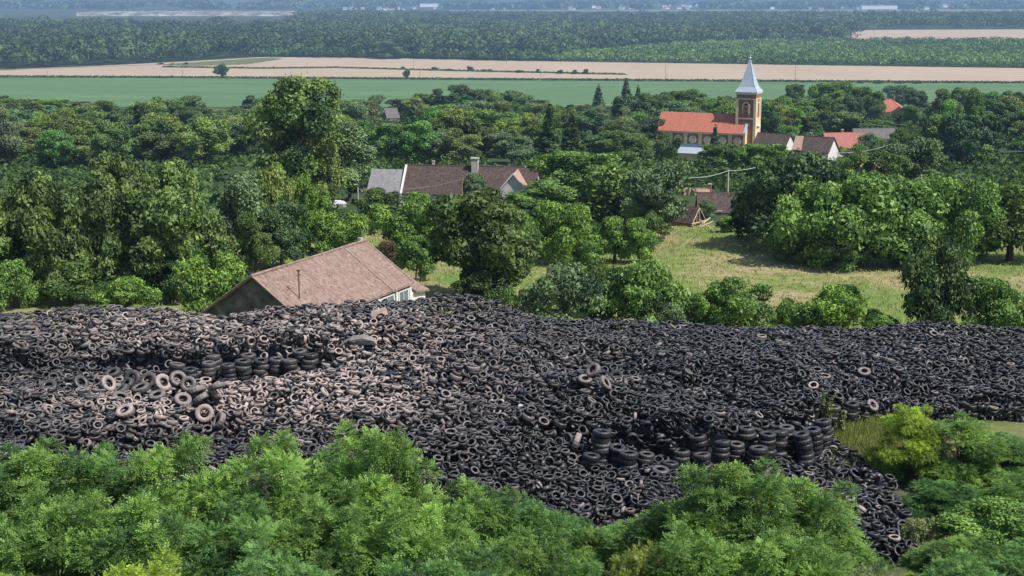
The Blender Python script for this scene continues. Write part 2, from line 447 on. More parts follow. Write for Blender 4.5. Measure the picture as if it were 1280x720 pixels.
def trunk_mb(rng, blobs, h, w, r, fork=.35, nl=9):
    m = MB(); top = np.array([rng.normal(0, .02) * w, rng.normal(0, .02) * w, h * .8])
    m.tube([(0, 0, -.6), (0, 0, .1), tuple(top * [.5, .5, .5]), tuple(top)], [r * 1.5, r * 1.1, r * .7, r * .15], 8)
    for b in rng.permutation(len(blobs))[:nl]:
        c = np.array(blobs[b][:3]); z = min(h * .75, max(h * fork * .6, c[2] * rng.uniform(.4, .6)))
        s = np.array([top[0] * z / top[2], top[1] * z / top[2], z]); mid = s * .5 + c * .5 + [0, 0, -.04 * h]
        m.tube([tuple(s), tuple(mid), tuple(c)], [r * .42, r * .26, r * .07], 5)
    return m

class Kind: pass
KINDS = {}
def make_kind(key, shape, h, w, n, leaf, seed, tr=.25, mat='leaf', bark='bark', **kw):
    rng = np.random.default_rng(seed); K = Kind(); K.h, K.w = h, w
    bl = crown_blobs(rng, shape, h, w)
    V, F, t = leafy(rng, bl, n, leaf, **kw)
    K.top = V[:, 2].max(); K.half = np.percentile(np.abs(V[:, 0]), 98.5)
    K.crown = mesh_np(key + '_crown', V, F, [MAT[mat]], {'tone': t})
    K.trunk = trunk_mb(rng, bl, h, w, tr).mesh(key + '_trunk', MAT[bark])
    # one-piece version for trees only a few pixels tall
    tv = np.array([v.co[:] for v in K.trunk.vertices]); tq = [list(p.vertices) for p in K.trunk.polygons if len(p.vertices) == 4]
    sub = np.arange(len(F))
    V2 = np.concatenate([V, tv]); F2 = np.concatenate([F[sub], np.array(tq) + len(V)])
    K.whole = mesh_np(key + '_whole', V2, F2, [MAT[mat], MAT[bark]], {'tone': np.concatenate([t, np.full(len(tv), .5)])},
                      np.concatenate([np.zeros(len(sub)), np.ones(len(tq))]))
    KINDS.setdefault(key, []).append(K)
for s in range(5): make_kind('round', 'round', 11, 10, 17000, .30, 100 + s)
for s in range(4): make_kind('walnut', 'walnut', 11, 10, 14000, .37, 200 + s, hollow=.85, inner=.6)
for s in range(2): make_kind('poplar', 'poplar', 16, 9, 15000, .33, 300 + s)
make_kind('broad', 'broad', 20, 13, 17000, .40, 350, .5, hollow=.85)
for s in range(2): make_kind('conifer', 'conifer', 14, 6, 9000, .36, 400 + s, elong=2.2, spread=.45)
make_kind('willow', 'willow', 11, 10, 11000, .40, 500, elong=2.4)
for s in range(4): make_kind('bush', 'bush', 6, 7, 11000, .21, 600 + s)

def feathery(rng, h, w, n, blobs):
    """crown of compound leaves: leaflets in pairs along drooping stalks"""
    P, d, k = sample_blobs(rng, blobs, n, .55, .72, .55)
    out = norm(d * np.array([1, 1, .5]) + rng.normal(size=(n, 3)) * .55)
    axis = norm(out + np.array([0, 0, .12])); side = norm(np.cross(axis, np.array([0, 0, 1.0]) + rng.normal(size=(n, 3)) * .35))
    up = np.cross(side, axis)
    L = rng.uniform(.22, .40, n)[:, None]
    bt = rng.normal(.44, .2, len(blobs)); tone = np.clip(bt[k] + rng.normal(0, .16, n), 0, 1)
    Vs, Ts = [], []
    slots = [(.22, 1), (.22, -1), (.48, 1), (.48, -1), (.74, 1), (.74, -1), (1.0, 0)]
    for t, sgn in slots:
        base = P + axis * L * t - np.array([0, 0, .22]) * L * t * t
        ld = norm(axis * (.55 if sgn else 1) + side * sgn * .9 - up * .15 + rng.normal(size=(n, 3)) * .12)
        ll = L * (.36 if sgn else .42); wd = norm(np.cross(ld, up)) * ll * .24
        Vs.append(np.stack([base, base + ld * ll * .5 + wd, base + ld * ll, base + ld * ll * .5 - wd], 1)); Ts.append(tone)
    V = np.concatenate(Vs).reshape(-1, 3); t = np.repeat(np.concatenate(Ts), 4)
    return V, np.arange(len(V)).reshape(-1, 4), t
def make_feathery(seed, h=8.5, w=7.0, n=17000):
    rng = np.random.default_rng(seed); K = Kind(); K.h, K.w = h, w; bl = []
    for i in range(52):
        t = rng.uniform(.16, .93); a = rng.uniform(0, 6.28); prof = .48 * math.sin(min(1, t / 1.02) ** .75 * math.pi) ** .55
        rr = rng.uniform(.35, 1) ** .6; s = w * .078 * rng.uniform(.6, 1.5)
        bl.append([math.cos(a) * prof * w * rr, math.sin(a) * prof * w * rr, t * h - s * .5, s * 1.45, s * 1.45, s * .85])
    for i in range(7):            # shoots above the crown
        a = rng.uniform(0, 6.28); q = rng.uniform(0, .3) * w
        bl.append([math.cos(a) * q, math.sin(a) * q, h * rng.uniform(.90, 1.0), .35, .35, .6])
    V, F, t = feathery(rng, h, w, n, bl)
    K.top = V[:, 2].max(); K.half = np.percentile(np.abs(V[:, 0]), 98.5)
    K.crown = mesh_np('feathery_crown', V, F, [MAT['leaf_fore']], {'tone': t})
    K.trunk = trunk_mb(rng, bl, h, w, .13, .25, 22).mesh('feathery_trunk', MAT['bark']); K.whole = None
    KINDS.setdefault('feathery', []).append(K)
for s in range(4): make_feathery(700 + s)

TREES = []      # every tree: dict with position, size on the picture and look, labelled at the end
def add_tree(kind, loc, height, width, col, variant=None, parts=True, noun=None, rz=None, group=None, label=None, cat=None, name=None):
    Ks = KINDS[kind]; v = R0.integers(len(Ks)) if variant is None else variant % len(Ks); K = Ks[v]
    rz = R0.uniform(0, 6.28) if rz is None else rz
    sc = (width / (2 * K.half), width / (2 * K.half), height / K.top)
    nm = name or {'conifer': 'conifer_tree', 'poplar': 'poplar_tree', 'broad': 'poplar_tree', 'walnut': 'walnut_tree', 'willow': 'willow_tree', 'bush': 'shrub', 'feathery': 'locust_tree'}.get(kind, 'deciduous_tree')
    if parts:
        r = thing(nm, None, None, loc, rz); r.scale = sc
        c = link('crown', K.crown, r); link('trunk', K.trunk, r)
    else:
        r = link(nm, K.whole); r.location = tuple(map(float, loc)); r.rotation_euler = (0, 0, rz); r.scale = sc; c = r
    c.color = (*(np.array(col) * (1.3 if kind == 'feathery' else 1.48)), 1)
    top = project(np.array([loc[0], loc[1], loc[2] + height])); base = project(np.array(loc))
    TREES.append(dict(o=r, kind=kind, loc=np.array(loc, float), h=height, w=width, col=col, noun=noun, group=group, label=label, cat=cat,
                      px=float(base[0]), py=float((top[1] + base[1]) / 2), top=float(top[1]), hp=float(base[1] - top[1])))
    return r

COLS = {
 'olive': (.100, .156, .058), 'darkolive': (.074, .115, .046), 'dark': (.070, .116, .042), 'vdark': (.044, .076, .034), 'mid': (.098, .172, .054),
 'bright': (.106, .182, .046), 'lime': (.190, .275, .050), 'yellow': (.150, .200, .070), 'grey': (.098, .150, .086), 'blue': (.058, .098, .054),
 'plum': (.095, .075, .048), 'fore': (.118, .205, .060), 'fore2': (.090, .180, .062), 'foreyel': (.180, .225, .066), 'greygreen': (.165, .200, .115),
}
def tree_px(px, top, base, width, kind, col, parts=True, **kw):
    """a tree standing where the line of sight through (px, base) meets the terrain"""
    g = ground(px, base); Y = g[1]
    h = (W(px, top, Y)[2] - g[2]); wd = width * Y / FPX
    return add_tree(kind, g, h, wd, COLS[col], parts=parts, **kw)

# --- trees the eye can single out, front to back
tree_px(166, 344, 399, 72, 'bush', 'bright')
tree_px(262, 312, 404, 78, 'bush', 'bright')
for a in [(700, 325, 425, 100, 'bush', 'grey'), (752, 318, 420, 70, 'bush', 'dark'), (812, 322, 428, 100, 'bush', 'mid'), (930, 342, 428, 90, 'bush', 'mid'), (885, 350, 428, 60, 'bush', 'bright'),
          (880, 362, 425, 60, 'bush', 'mid'), (1036, 352, 430, 104, 'bush', 'bright'), (985, 372, 430, 60, 'bush', 'mid'), (1100, 388, 428, 60, 'bush', 'mid'), (1162, 298, 428, 84, 'bush', 'vdark'),
          (842, 372, 430, 60, 'bush', 'grey'), (650, 356, 410, 40, 'bush', 'mid'), (1235, 345, 425, 90, 'bush', 'mid'), (1290, 360, 428, 80, 'bush', 'bright')]:
    tree_px(*a)
for a in [(603, 330, 376, 92, 'bush', 'vdark'), (150, 330, 378, 80, 'bush', 'dark'), (215, 318, 378, 80, 'bush', 'vdark'), (90, 325, 380, 90, 'bush', 'dark'), (290, 325, 372, 50, 'bush', 'dark'), (20, 320, 385, 90, 'bush', 'mid'), (836, 164, 204, 34, 'bush', 'dark'), (1064, 178, 205, 40, 'bush', 'mid'), (1094, 166, 202, 44, 'bush', 'grey'), (1000, 189, 225, 50, 'bush', 'dark'), (962, 186, 222, 40, 'bush', 'mid'), (1128, 158, 200, 40, 'bush', 'dark'), (603, 232, 374, 122, 'walnut', 'darkolive'), (150, 226, 372, 100, 'walnut', 'darkolive'), (215, 232, 376, 110, 'walnut', 'olive'), (262, 262, 372, 70, 'walnut', 'darkolive'), (60, 215, 375, 120, 'walnut', 'darkolive'),
          (-30, 240, 380, 120, 'walnut', 'olive'), (150, 186, 320, 92, 'walnut', 'darkolive'), (215, 196, 315, 80, 'walnut', 'olive'),
          (295, 212, 335, 84, 'round', 'grey'), (340, 200, 330, 66, 'round', 'yellow'), (352, 248, 336, 66, 'round', 'blue'), (388, 215, 318, 52, 'round', 'bright'), (320, 262, 345, 50, 'round', 'dark'),
          (425, 262, 322, 62, 'bush', 'bright'), (468, 234, 268, 52, 'bush', 'dark'), (505, 238, 318, 96, 'bush', 'bright'), (560, 242, 316, 74, 'bush', 'mid'),
          (520, 290, 352, 50, 'walnut', 'mid'), (487, 300, 345, 40, 'bush', 'plum'), (595, 216, 262, 40, 'round', 'grey'),
          (700, 248, 330, 94, 'bush', 'bright'), (648, 262, 345, 40, 'round', 'mid'), (768, 268, 328, 54, 'bush', 'bright'), (798, 270, 330, 52, 'bush', 'bright'), (735, 300, 332, 40, 'bush', 'mid'),
          (672, 226, 270, 86, 'round', 'mid'), (715, 186, 262, 100, 'round', 'mid'), (768, 202, 290, 76, 'willow', 'olive'), (818, 196, 300, 76, 'round', 'grey'), (808, 240, 303, 58, 'bush', 'dark'),
          (948, 236, 300, 66, 'bush', 'vdark'), (985, 184, 312, 128, 'bush', 'blue'), (1020, 222, 328, 124, 'bush', 'mid'), (1074, 216, 331, 140, 'bush', 'mid'), (1132, 222, 329, 124, 'bush', 'mid'), (1002, 288, 331, 62, 'bush', 'dark'), (1058, 288, 335, 84, 'bush', 'dark'), (1118, 290, 333, 80, 'bush', 'dark'), (1165, 292, 333, 70, 'bush', 'dark'), (1190, 216, 328, 118, 'bush', 'mid'), (1262, 225, 326, 120, 'bush', 'dark'),
          (884, 248, 272, 26, 'bush', 'grey'), (914, 268, 290, 34, 'bush', 'bright'), (1068, 186, 262, 52, 'round', 'olive'), (1105, 188, 262, 60, 'round', 'dark'), (1140, 168, 255, 70, 'round', 'grey')]:
    tree_px(*a)
tree_px(380, 91, 262, 118, 'broad', 'olive'); tree_px(406, 138, 262, 44, 'poplar', 'yellow'); tree_px(437, 150, 252, 62, 'poplar', 'grey'); tree_px(362, 160, 262, 44, 'poplar', 'vdark')
# church yard and skyline
for a in [(893, 155, 205, 22, 'conifer', 'blue'), (748, 105, 142, 19, 'conifer', 'blue'), (782, 97, 150, 24, 'conifer', 'blue'), (797, 106, 150, 20, 'conifer', 'blue'),
          (790, 118, 172, 56, 'walnut', 'blue'), (842, 112, 158, 52, 'round', 'dark'), (810, 116, 160, 46, 'round', 'dark'), (872, 110, 150, 40, 'round', 'mid'), (905, 120, 150, 30, 'round', 'dark'),
          (540, 110, 150, 40, 'round', 'blue'), (583, 105, 152, 46, 'round', 'blue'), (610, 112, 150, 40, 'round', 'dark'), (648, 112, 152, 52, 'round', 'grey'), (460, 118, 155, 40, 'round', 'grey'), (320, 118, 152, 34, 'round', 'blue'),
          (598, 134, 195, 62, 'round', 'mid'), (490, 152, 205, 60, 'round', 'mid'), (540, 160, 206, 60, 'round', 'grey'), (640, 165, 205, 50, 'round', 'grey'),
          (228, 118, 155, 46, 'round', 'olive'), (205, 120, 152, 40, 'round', 'mid'), (195, 145, 200, 56, 'walnut', 'olive'), (165, 132, 160, 40, 'round', 'dark'), (128, 124, 158, 40, 'round', 'dark'),
          (990, 104, 140, 26, 'round', 'dark'), (1030, 102, 150, 46, 'round', 'mid'), (1062, 101, 150, 50, 'round', 'mid'), (1088, 108, 152, 34, 'round', 'dark'), (1124, 106, 136, 34, 'round', 'dark'), (1145, 112, 145, 34, 'round', 'blue'),
          (970, 118, 168, 46, 'round', 'mid'), (1000, 125, 165, 52, 'round', 'olive'), (1045, 148, 170, 32, 'round', 'darkolive'), (1128, 142, 158, 22, 'round', 'vdark'), (1098, 150, 164, 30, 'round', 'mid'),
          (905, 180, 215, 60, 'round', 'dark'), (945, 178, 225, 64, 'round', 'mid'), (1142, 130, 160, 30, 'round', 'mid')]:
    hp = a[2] - a[1]
    tree_px(*a, parts=hp > 40)

# windows in the wood: (x0, x1, y0, y1, distance) that nearer trees must not cover
KEEP = [(826, 960, 66, 180, 398), (440, 676, 196, 240, 262), (268, 532, 296, 420, 140), (955, 1050, 166, 194, 392), (1026, 1082, 165, 184, 402), (1092, 1134, 122, 146, 640),
        (845, 945, 236, 282, 240), (820, 1300, 292, 410, 400), (480, 500, 128, 144, 580), (404, 432, 248, 264, 262), (1056, 1134, 152, 166, 440), (862, 942, 206, 242, 236), (1046, 1102, 180, 192, 330),
        (858, 902, 178, 194, 396), (440, 456, 232, 262, 236), (880, 906, 152, 190, 380), (560, 600, 196, 262, 235)]
SKY_X = [-200, 0, 128, 160, 215, 245, 270, 325, 440, 470, 530, 590, 650, 668, 720, 760, 900, 960, 1020, 1080, 1110, 1152, 1450]
SKY_Y = [118, 118, 124, 131, 118, 124, 136, 122, 122, 126, 112, 106, 112, 126, 130, 126, 116, 122, 102, 108, 112, 108, 106]
rng = np.random.default_rng(21)
occ = [(t['loc'][0], t['loc'][1], t['w'] * .5) for t in TREES]
FILL = 0
Yr = 640.0
while Yr > 176 and FILL < 235:
    step = 6.0 + Yr * .0225
    half = .385 * Yr
    x = -half + rng.uniform(0, step)
    while x < half:
        X = x + rng.normal(0, step * .25); Y = Yr + rng.normal(0, step * .3); x += step * 1.18 * rng.uniform(.85, 1.3)
        base = np.array([X, Y, float(gz(X, Y))]); px, py = project(base)
        if py > 296 + 0 * px and px > 815: continue
        if px > 800 and py > 275: continue
        u = rng.random(); kind = 'round' if u < .58 else 'walnut' if u < .8 else 'bush' if u < .88 else 'poplar' if u < .97 else 'conifer'
        h = {'round': 11, 'walnut': 11, 'bush': 7, 'poplar': 15, 'conifer': 13}[kind] * rng.uniform(.75, 1.25)
        wd = {'round': 12, 'walnut': 11.5, 'bush': 8.5, 'poplar': 7.5, 'conifer': 6}[kind] * rng.uniform(.85, 1.25)
        if any((X - a) ** 2 + (Y - b) ** 2 < (wd * .30 + c * .55) ** 2 for a, b, c in occ): continue
        sl = np.interp(px, SKY_X, SKY_Y) + rng.uniform(0, 6)
        zs = W(px, sl, Y)[2]
        if base[2] + h > zs: h = zs - base[2]
        if h < 3.5: continue
        ptop = project(base + [0, 0, h])[1]; hw = wd * .5 * FPX / Y
        bad = False
        for x0, x1, y0, y1, Yb in KEEP:
            if Y < Yb and px + hw * .9 > x0 and px - hw * .9 < x1 and ptop < y1 and py > y0 - 6: bad = True
            if abs(Y - Yb) < 10 and x0 - 8 < px < x1 + 8 and Yb < 640 and Yb not in (400, 235, 236, 330): bad = True
        if bad: continue
        cw = {'round': ['mid', 'grey', 'dark', 'mid', 'olive', 'bright', 'blue', 'yellow'], 'walnut': ['dark', 'darkolive', 'vdark', 'olive'], 'bush': ['mid', 'bright', 'dark'], 'poplar': ['grey', 'dark', 'mid'], 'conifer': ['blue', 'vdark']}[kind]
        add_tree(kind, base, h, wd, tuple(np.array(COLS[cw[rng.integers(len(cw))]]) * rng.uniform(.85, 1.15, 3)), parts=h * FPX / Y > 52)
        occ.append((X, Y, wd * .5)); FILL += 1
    Yr -= step * 1.05

# --- locust trees in front of the heap
for px, top, Y, wp, col in [(138, 560, 59, 190, 'fore2'), (212, 538, 58, 200, 'fore'), (330, 542, 58.5, 210, 'fore'), (415, 558, 60, 150, 'fore2'), (478, 522, 57, 190, 'fore'), (592, 596, 58, 150, 'fore'), (668, 614, 58, 150, 'fore2'),
                            (742, 652, 60, 120, 'fore'), (768, 655, 61, 110, 'fore2'), (705, 640, 60, 90, 'fore2'), (830, 630, 59, 150, 'fore'), (922, 570, 57, 190, 'fore'), (1010, 592, 58, 170, 'fore'), (40, 552, 58, 210, 'fore'), (-40, 560, 58, 200, 'fore2'),
                            (170, 612, 52, 210, 'fore'), (290, 625, 52.5, 220, 'fore2'), (400, 612, 53, 220, 'fore'), (520, 622, 52, 220, 'fore'), (640, 655, 52, 200, 'fore'), (800, 668, 52, 120, 'foreyel'), (880, 650, 52, 200, 'fore'), (985, 655, 51.5, 200, 'fore'),
                            (730, 690, 52, 120, 'fore2'), (60, 620, 52, 220, 'fore'), (1085, 700, 52, 110, 'greygreen'), (160, 690, 46, 220, 'lime'), (1210, 700, 52, 170, 'fore2'), (560, 690, 47, 230, 'fore2'), (350, 690, 47, 230, 'fore2')]:
    p = W(px, top, Y); b = float(gz(p[0], Y)); h = p[2] - b; h = max(h, 2.2)
    add_tree('feathery', (p[0], Y, b), h, wp * Y / FPX * 1.08, tuple(np.array(COLS[col]) * R0.uniform(.9, 1.1)), noun='locust')
for px, top, Y, wp, col, k in [(1140, 505, 74.5, 88, 'lime', 'feathery'), (1200, 520, 74, 110, 'fore', 'feathery'), (1260, 540, 75, 100, 'fore2', 'feathery'), (1152, 645, 66, 46, 'greygreen', 'bush'), (1235, 625, 66, 130, 'fore', 'bush'), (1180, 600, 70, 90, 'fore2', 'feathery'), (1290, 600, 69, 120, 'fore', 'feathery'), (1300, 545, 78, 90, 'fore', 'bush'), (1200, 670, 60, 120, 'fore', 'feathery'), (1280, 680, 58, 140, 'fore2', 'feathery')]:
    p = W(px, top, Y); b = float(gz(p[0], Y)) - .2; add_tree(k, (p[0], Y, b), p[2] - b, wp * Y / FPX * 1.1, COLS[col], noun='young locust' if k == 'feathery' else None)

# --- undergrowth of the village wood: a mass nobody could count
def undergrowth():
    rng = np.random.default_rng(33); P = []
    n = 5200
    Y = np.sqrt(rng.uniform(178 ** 2, 660 ** 2, n)); X = rng.uniform(-.4, .4, n) * Y
    z = gz(X, Y); px, py = project(np.stack([X, Y, z], 1))
    ok = ~((px > 800) & (py > 272)) & ~((px > 560) & (py > 325))
    for x0, x1, y0, y1, Yb in KEEP[:8]: ok &= ~((px > x0 - 10) & (px < x1 + 10) & (abs(Y - Yb) < 16))
    X, Y, z = X[ok], Y[ok], z[ok]; n = len(X)
    m = 34
    d = norm(rng.normal(size=(n, m, 3))); d[..., 2] = abs(d[..., 2])
    r = rng.uniform(1.2, 2.8, n)[:, None, None]
    Q = np.stack([X, Y, z], 1)[:, None] + d * r * np.array([1.2, 1.2, .95]) * rng.uniform(.7, 1.05, (n, m, 1))
    nr = norm(d + rng.normal(size=(n, m, 3)) * .5)
    V, F = leaf_quads(rng, Q.reshape(-1, 3), nr.reshape(-1, 3), .85)
    t = np.clip(np.repeat(rng.normal(.35, .2, n), m) + rng.normal(0, .12, n * m), 0, 1)
    tag(link('undergrowth', mesh_np('undergrowth', V, F, [MAT['wood_leaf']], {'tone': np.repeat(t, 4)})),
        'low green undergrowth filling the gaps between the village trees', 'undergrowth', kind='stuff')
undergrowth()

# --- far forest and plantation, each one mass
def forest(name, label, mat, sel, Ymin, Ymax, space, hgt, m, leaf, seed, rows=False):
    rng = np.random.default_rng(seed); pts = []
    Y = Ymin
    while Y < Ymax:
        s = space * (Y / Ymin) ** .9; x = np.arange(-.45 * Y, .45 * Y, s)
        x = x + rng.normal(0, s * .3, len(x)); yy = Y + rng.normal(0, s * .3, len(x)); pts.append(np.stack([x, yy], 1)); Y += s * 1.05
    P = np.concatenate(pts); B = np.concatenate([P, np.zeros((len(P), 1))], 1)
    px, py = project(B); ok = sel(px, py); B = B[ok]; px = px[ok]; n = len(B)
    patch = np.sin(B[:, 0] * .006 + 1.3) * np.sin(B[:, 1] * .0041) + .7 * np.sin(B[:, 0] * .017 + B[:, 1] * .009) + .5 * np.sin(B[:, 0] * .041 - B[:, 1] * .03)
    base = np.interp(px, [0, 330, 640, 900, 1300], [1.05, 1.05, .9, .88, .95]) * (1 + .10 * patch)
    h = hgt * base * rng.uniform(.66, 1.25, n); w = space * (B[:, 1] / Ymin) ** .9 * rng.uniform(.5, .95, n)
    d = norm(rng.normal(size=(n, m, 3))); d[..., 2] = d[..., 2] * .85 + .12
    # three lobes a crown
    lob = rng.integers(0, 3, (n, m)); off = rng.normal(0, .35, (n, 3, 3)) * np.array([1, 1, .35]); o = np.take_along_axis(off, lob[..., None].repeat(3, 2), 1)
    Q = d * .72 + o
    Q = Q * np.stack([w, w, h * .42], 1)[:, None]; Q[..., 2] += (h * .56)[:, None]; Q += B[:, None]
    nr = norm(d + rng.normal(size=(n, m, 3)) * .28)
    V, F = leaf_quads(rng, Q.reshape(-1, 3), nr.reshape(-1, 3), leaf * np.repeat((B[:, 1] / Ymin) ** .6, m)[:, None].ravel().mean(), 1.25)
    t = np.clip(np.repeat(rng.normal(.40, .17, n) + .13 * patch, m) + rng.normal(0, .05, n * m), 0, 1)
    return tag(link(name, mesh_np(name, V, F, [MAT[mat]], {'tone': np.repeat(t, 4)})), label, 'forest', kind='stuff')
EX, EY = zip(*FOREST_EDGE)
forest('far_forest', 'dark green forest stretching across the plain beyond the wheat', 'forest_leaf', lambda px, py: (py < np.interp(px, EX, EY)) & (py > 24.5) & ~((py < 40) & (px < 372 + 8 * np.sin(py))), 1250, 3300, 10.5, 21, 72, 2.3, 51)
forest('forest_margin', 'brighter young trees along the margin of the far forest', 'forest_edge', lambda px, py: (py < np.interp(px, EX, EY) + .8) & (py > np.interp(px, EX, EY) - 3.2) & (px > 320) & (px < 720), 1250, 1800, 8, 11, 44, 2.2, 52)
TX, TY = zip(*WHEAT_TOP)
def plant_sel(px, py):
    top = np.where(px > 1060, 53.6, np.interp(px, EX, EY))
    return (px > 655) & (py < np.interp(px, TX, TY)) & (py > top)
forest('young_plantation', 'light green young plantation in front of the dark forest', 'young_leaf', plant_sel, 1250, 2300, 6.2, 8.5, 30, 1.9, 53)

# ------------------------------------------------------------------ buildings
def roof_mesh(L, hw, we, wr, oh=.35, th=.16, x0=None, x1=None, side=(1, 1)):
    m = MB(); a = -L / 2 - oh if x0 is None else x0; b = L / 2 + oh if x1 is None else x1
    sl = (wr - we) / hw; ez = we - sl * oh
    for s, on in zip((-1, 1), side):
        if not on: continue
        e = s * (hw + oh)
        m.hexa([(a, e, ez), (b, e, ez), (b, s * .002, wr), (a, s * .002, wr), (a, e, ez + th), (b, e, ez + th), (b, s * .002, wr + th), (a, s * .002, wr + th)])
    return m
def gable_wall(L, hw, we, wr, base=-1.0):
    m = MB(); r = lambda x: [(x, -hw, base), (x, hw, base), (x, hw, we - .02), (x, 0, wr - .02), (x, -hw, we - .02)]
    return m.prism(r(-L / 2), r(L / 2))
def window(parent, c, ux, w, h, out, frame=.09, mat='white_paint', pane='glass', name='window', label=None):
    """frame with a set-back pane; c centre on the wall face, ux along the wall, out = outward normal"""
    c, ux, out = Vector(c), Vector(ux).normalized(), Vector(out).normalized(); uz = Vector((0, 0, 1))
    def bar(m, a0, a1, b0, b1, d0, d1):
        P = [c + ux * a + uz * b + out * d for d in (d0, d1) for a, b in ((a0, b0), (a1, b0), (a1, b1), (a0, b1))]; m.hexa(P)
    m = MB()
    bar(m, -w / 2, -w / 2 + frame, -h / 2, h / 2, -.03, .07); bar(m, w / 2 - frame, w / 2, -h / 2, h / 2, -.03, .07)
    bar(m, -w / 2 + frame, w / 2 - frame, h / 2 - frame, h / 2, -.03, .068); bar(m, -w / 2 + frame, w / 2 - frame, -h / 2, -h / 2 + frame, -.03, .068)
    bar(m, -.03, .03, -h / 2 + frame, h / 2 - frame, -.03, .05)
    f = m.build(name, MAT[mat], parent)
    if label: f['label'] = label
    p = MB(); bar(p, -w / 2 + frame, w / 2 - frame, -h / 2 + frame, h / 2 - frame, -.02, .025); p.build('pane', MAT[pane], f)
    return f
def chimney(parent, x, y, z0, z1, s=.6, mat='concrete', cap=True):
    m = MB().box(x - s / 2, y - s / 2, z0, x + s / 2, y + s / 2, z1)
    c = m.build('chimney', MAT[mat], parent)
    if cap: MB().box(x - s * .62, y - s * .62, z1, x + s * .62, y + s * .62, z1 + .16).build('chimney_cap', MAT['concrete'], c)
    return c

# --- barn behind the heap
A = np.array([-20.6, 112.3]); B = np.array([-13.35, 127.9])
dv = B - A; BL = float(np.linalg.norm(dv)); ang = math.atan2(dv[1], dv[0]); mid = (A + B) / 2
bz = CAMZ - 30.9
barn = thing('barn', 'old barn with sun bleached reddish brown tiled roof standing right behind the tyre heap', 'barn', (mid[0], mid[1], bz), ang)
hw, we, wr = 4.7, 4.5, 7.75
gable_wall(BL, hw, we, wr).build('wall', MAT['old_wall'], barn)
rf = roof_mesh(BL, hw, we, wr, .28, .14).build('roof', MAT['barn_tile'], barn)
MB().tube([(-BL / 2 - .3, 0, wr + .15), (0, 0, wr + .10), (BL / 2 + .3, 0, wr + .15)], .16, 7).build('ridge_cap', MAT['barn_tile'], rf)
slp = (wr - we) / hw
def onroof(x, y, dz): return (x, y, wr - abs(y) * slp + .14 + dz)
MB().tube([onroof(BL / 2 - 3.6, -.05, .05), onroof(BL / 2 - 3.6, -2.4, .05), onroof(BL / 2 - 3.6, -hw - .25, .05)], .06, 5).build('verge_strip', MAT['dusty_board'], rf)
for xx in (-BL / 2 - .26, BL / 2 + .26):
    MB().tube([onroof(xx, hw + .2, .03), onroof(xx, .02, .06), onroof(xx, -hw - .2, .03)], .075, 5).build('verge', MAT['dusty_board'], rf)
chimney(rf, BL / 2 - .5, .1, wr - .3, wr + .5, .35, 'concrete', False)
for k, (x, w_, lab) in enumerate([(BL / 2 - 7.4, 2.7, None), (BL / 2 - 4.2, 2.5, None), (BL / 2 - 1.3, 1.9, None)]):
    window(barn, (x, -hw, 3.15), (1, 0, 0), w_, 1.9, (0, -1, 0), .16)
for x in (BL / 2 - 5.75, BL / 2 - 2.6, BL / 2 - .15):
    MB().box(x - .17, -hw - .12, 0, x + .17, -hw - .004, we - .2).build('pilaster', MAT['white_wall'], barn)
MB().box(-BL / 2 - .03, 1.2, .8, -BL / 2 - .002, 2.0, 2.6).build('wall_patch', MAT['white_wall'], barn)
pm = MB().tube([(-BL / 2 + 2.1, -2.9, 4.9), (-BL / 2 + 2.1, -2.9, 8.1)], .055, 6); pm.tube([(-BL / 2 + 1.75, -2.9, 7.8), (-BL / 2 + 2.45, -2.9, 7.8)], .035, 5); pm.box(-BL / 2 + 2.0, -3.0, 8.1, -BL / 2 + 2.2, -2.8, 8.22)
pm.build('vent_pipe', MAT['rust'], barn)
# lean-to at the far end
ln = MB(); x0, x1 = BL / 2 + .02, BL / 2 + 2.6
ln.hexa([(x0, -hw - .1, -1), (x1, -hw - .1, -1), (x1, -.5, -1), (x0, -.5, -1), (x0, -hw - .1, 3.55), (x1, -hw - .1, 3.35), (x1, -.5, 5.35), (x0, -.5, 5.6)]); ln.build('annex_wall', MAT['white_wall'], barn)
ln = MB().hexa([(x0 + .3, -hw - .45, 3.5), (x1 + .2, -hw - .45, 3.2), (x1 + .2, -.2, 5.6), (x0 + .3, -.2, 5.85), (x0 + .3, -hw - .45, 3.65), (x1 + .2, -hw - .45, 3.35), (x1 + .2, -.2, 5.75), (x0 + .3, -.2, 6.0)])
ln.build('annex_roof', MAT['barn_tile'], barn)

# --- long farmhouse
FY = 252.0
fz = float(gz(-11, FY)) - .1
pR0, pR1 = W(509, 205.5, FY), W(672, 212, FY - 3)
d2 = pR1[:2] - pR0[:2]; FL = float(np.linalg.norm(d2)); fa = math.atan2(d2[1], d2[0]); fm = (pR0[:2] + pR1[:2]) / 2
wr = (pR0[2] + pR1[2]) / 2 - fz; we = wr - 4.1; hw = 5.0
fh = thing('farmhouse', 'long farmhouse with mottled dark brown tiled roof, big chimney and pale grey side annex', 'house', (fm[0], fm[1], fz), fa)
gable_wall(FL, hw, we, wr).build('wall', MAT['white_wall'], fh)
rf = roof_mesh(FL, hw, we, wr, .3, .16).build('roof', MAT['brown_tile'], fh)
MB().tube([(-FL / 2 - .3, 0, wr + .15), (FL / 2 + .3, 0, wr + .15)], .14, 6).build('ridge_cap', MAT['brown_tile'], rf)
chimney(rf, FL * (595 - 509) / 163 - FL / 2, -.7, wr - 1.2, wr + 1.55, 1.15); chimney(rf, FL * (541 - 509) / 163 - FL / 2, .8, wr - .6, wr + .75, .4)
for x in (-FL / 2 + 2, -FL / 2 + 5, -FL / 2 + 8.5): window(fh, (x, -hw, 1.2), (1, 0, 0), 1.0, 1.3, (0, -1, 0))
